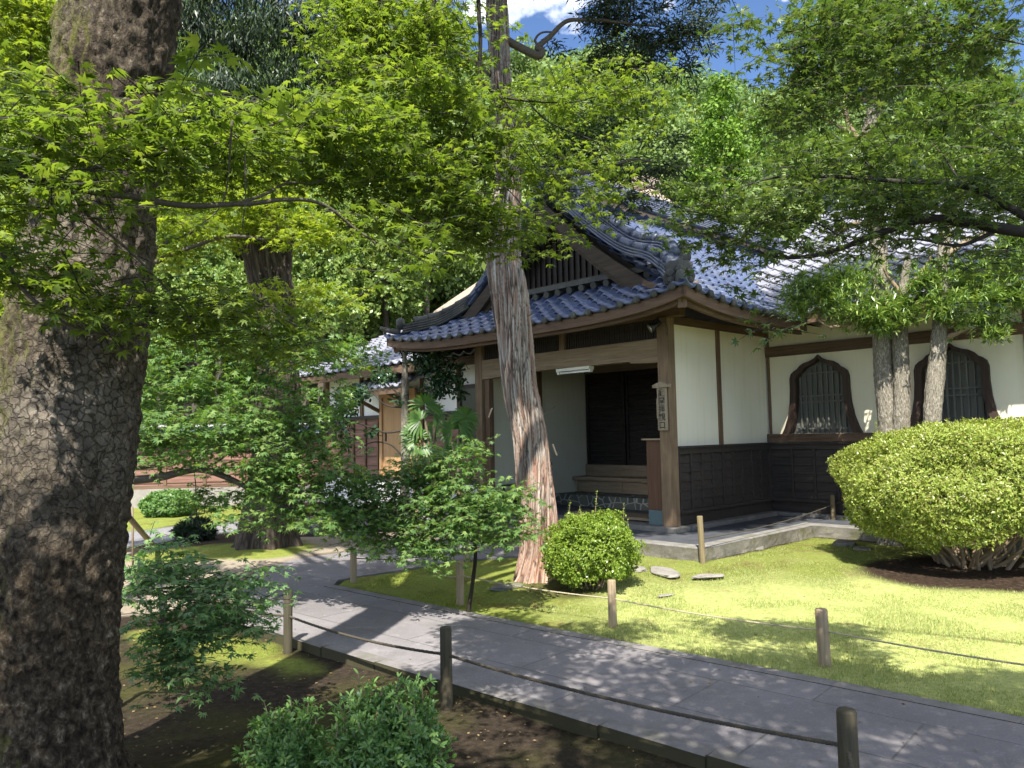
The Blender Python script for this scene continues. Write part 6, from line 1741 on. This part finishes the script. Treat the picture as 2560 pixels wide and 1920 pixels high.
# bright growth beyond the house
for i, (px, py, dd, rx, rz, lab) in enumerate(((470, 690, 20.5, 1.3, 1.6, 'sunny leafy bush beyond the garden wall left of the furrowed trunk'), (545, 760, 20.0, .9, 1.0, 'low yellow green bush touching the left side of the furrowed trunk'),
                                              (830, 650, 21.0, 1.3, 2.0, 'tall sunny leaf mass right of the furrowed trunk'), (960, 690, 21.5, 1.2, 1.7, 'sunny leaf mass left of the thatched roof edge'),
                                              (800, 790, 20.0, 1.1, .8, 'pale green bush just above the white house roof'), (900, 560, 22, 1.4, 1.6, 'sunny tree top above the white house roof'),
                                              (760, 480, 22.5, 1.3, 1.5, 'leafy tree top right above the furrowed trunk'), (1060, 600, 23, 1.2, 1.4, 'bright tree top behind the upper edge of the thatch'), (400, 820, 20, 1.0, 1.0, 'green bush above the garden wall beside the mossy trunk'), (330, 560, 21, 1.5, 1.8, 'sunny leaf mass hidden mostly by the mossy trunk'))):
    q = D(px, py, dd)
    zb = q[2] - rz
    ro = shrub('sunny_bush', lab, (q[0], q[1], 0), (rx, rx, rz, q[2]), 2600, .13, 'bush_bright', 'bush', 5, 0, -.95, RHOMB, 'sunny bushes behind the house', .6, .3)
    MB().tube([(0, 0, -.1), (.05, 0, zb), (0, 0, q[2] + rz * .5)], [.12, .09, .04], 7).build('trunk', M['branch'], ro)
# camellia by the house
b0 = D(1010, 1240, 13.2)
CM = empty('camellia_tree', (b0[0], b0[1], 0)); tag(CM, 'dark glossy camellia with thin bare limbs in front of the tan house door', 'tree')
o = np.array(CM.location)
def cm(pts): return [D(px, py, 13.2) - o for px, py in pts]
trunk_mesh('trunk', [np.array([0, 0, -.1])] + cm([(1012, 1240), (1014, 1100), (1012, 960), (1010, 880)]), [.09, .085, .075, .06, .03], M['bark_pale'], CM, 20, .06, .008)
for pts in ([(1013, 1150), (980, 1115), (930, 1105), (890, 1130)], [(1013, 1075), (960, 1080), (900, 1060), (850, 1050)], [(1012, 1000), (960, 950), (920, 900)], [(1012, 960), (1060, 930), (1110, 920)], [(1010, 900), (1030, 850), (1045, 800)], [(1010, 900), (990, 860), (975, 840)], [(1012, 1020), (960, 1010), (910, 960)]):
    limb(cm(pts), .018, .005, 'limb', M['twig'], CM)
bl = [tuple(D(px, py, dd) - o) + (rx, rx, rz) for px, py, dd, rx, rz in ((1070, 900, 13.2, .45, .25), (1120, 940, 13.2, .35, .3), (1090, 970, 13.1, .3, .2), (1150, 985, 13.0, .15, .12), (870, 1010, 13.2, .25, .25), (850, 1060, 13.2, .22, .2), (900, 980, 13.3, .25, .15), (860, 1110, 13.2, .15, .12), (960, 940, 13.2, .25, .15), (930, 1080, 13.1, .15, .1), (1000, 1000, 13.2, .12, .1), (1020, 860, 13.3, .25, .15))]
finish('crown', leaf_mesh('crown', OVAL, *crown_cloud(2600, bl, .085, 15, shell=.2)), M['camellia'], CM)
# fan palms
def palm(name, label, base, fans, seed):
    r = empty(name, base); tag(r, label, 'palm', 'fan palms by the porch')
    o = np.array(base)
    V, Fc = [], []
    m = MB()
    zt = max(f[1] for f in fans)
    for i in range(3):
        tip_ = D(fans[i % len(fans)][0], fans[i % len(fans)][1] + 30, base[1]) - o
        m.tube(smooth([(.04 * i - .04, 0, -.1), (.03 * i, 0, tip_[2] * .5), tip_], 4), .022, 7)
    m.build('stem', M['stem'], r, True)
    for (px, py, rad, ax_, depth_off) in fans:
        c = D(px, py, base[1] + depth_off) - o
        nb2 = 15
        ax0 = nrm(np.array([math.cos(ax_), -.35, math.sin(ax_)]))
        sd = nrm(np.cross(ax0, (0, -1, .35)))
        for j in range(nb2):
            t = (j / (nb2 - 1) - .5) * 4.0
            d = nrm(ax0 * math.cos(t) + sd * math.sin(t))
            wv = nrm(np.cross(d, (0, -1, .3)))
            R_ = rad * .85 * rng.uniform(.85, 1.1)
            pts = [c + d * R_ * f - np.array([0, 0, .30 * R_ * f ** 2.4]) for f in (.05, .4, .75, 1.0)]
            ws = [.008, .026, .018, .002]
            b_ = len(V)
            for p_, w_ in zip(pts, ws):
                V += [p_ + wv * w_, p_ - np.array([0, 0, .006]), p_ - wv * w_]
            for q in range(3):
                Fc += [(b_ + q * 3, b_ + q * 3 + 1, b_ + q * 3 + 4, b_ + q * 3 + 3), (b_ + q * 3 + 1, b_ + q * 3 + 2, b_ + q * 3 + 5, b_ + q * 3 + 4)]
    finish('fronds', np_mesh('fronds', np.array(V), np.array(Fc)), M['palm'], r)
q = onground(1095, 1300); 
palm('fan_palm', 'tallest fan palm with a bright upright fan in front of the house', (D(1080, 1200, 12.6)[0], 12.6, 0.0), [(1062, 1010, .36, 1.5, 0), (1085, 1035, .34, .6, .1), (1050, 1050, .32, 2.7, -.1), (1070, 1075, .3, -.4, .1), (1030, 1080, .28, 3.3, 0)], 1)
palm('fan_palm', 'fan palm with dark fans just left of the left porch post', (D(1145, 1200, 12.4)[0], 12.4, 0.0), [(1145, 1055, .34, .9, 0), (1160, 1060, .32, .1, .1), (1130, 1075, .3, 2.4, 0), (1150, 1095, .28, -.7, .1), (1165, 1040, .3, 1.4, -.1)], 2)
palm('fan_palm', 'low fan palm with hanging fans left of the tallest palm', (D(1035, 1220, 12.5)[0], 12.5, 0.0), [(1045, 1090, .28, 2.0, 0), (1035, 1105, .28, 3.2, 0), (1060, 1110, .26, -.3, .1), (1110, 1120, .26, -.9, 0)], 3)
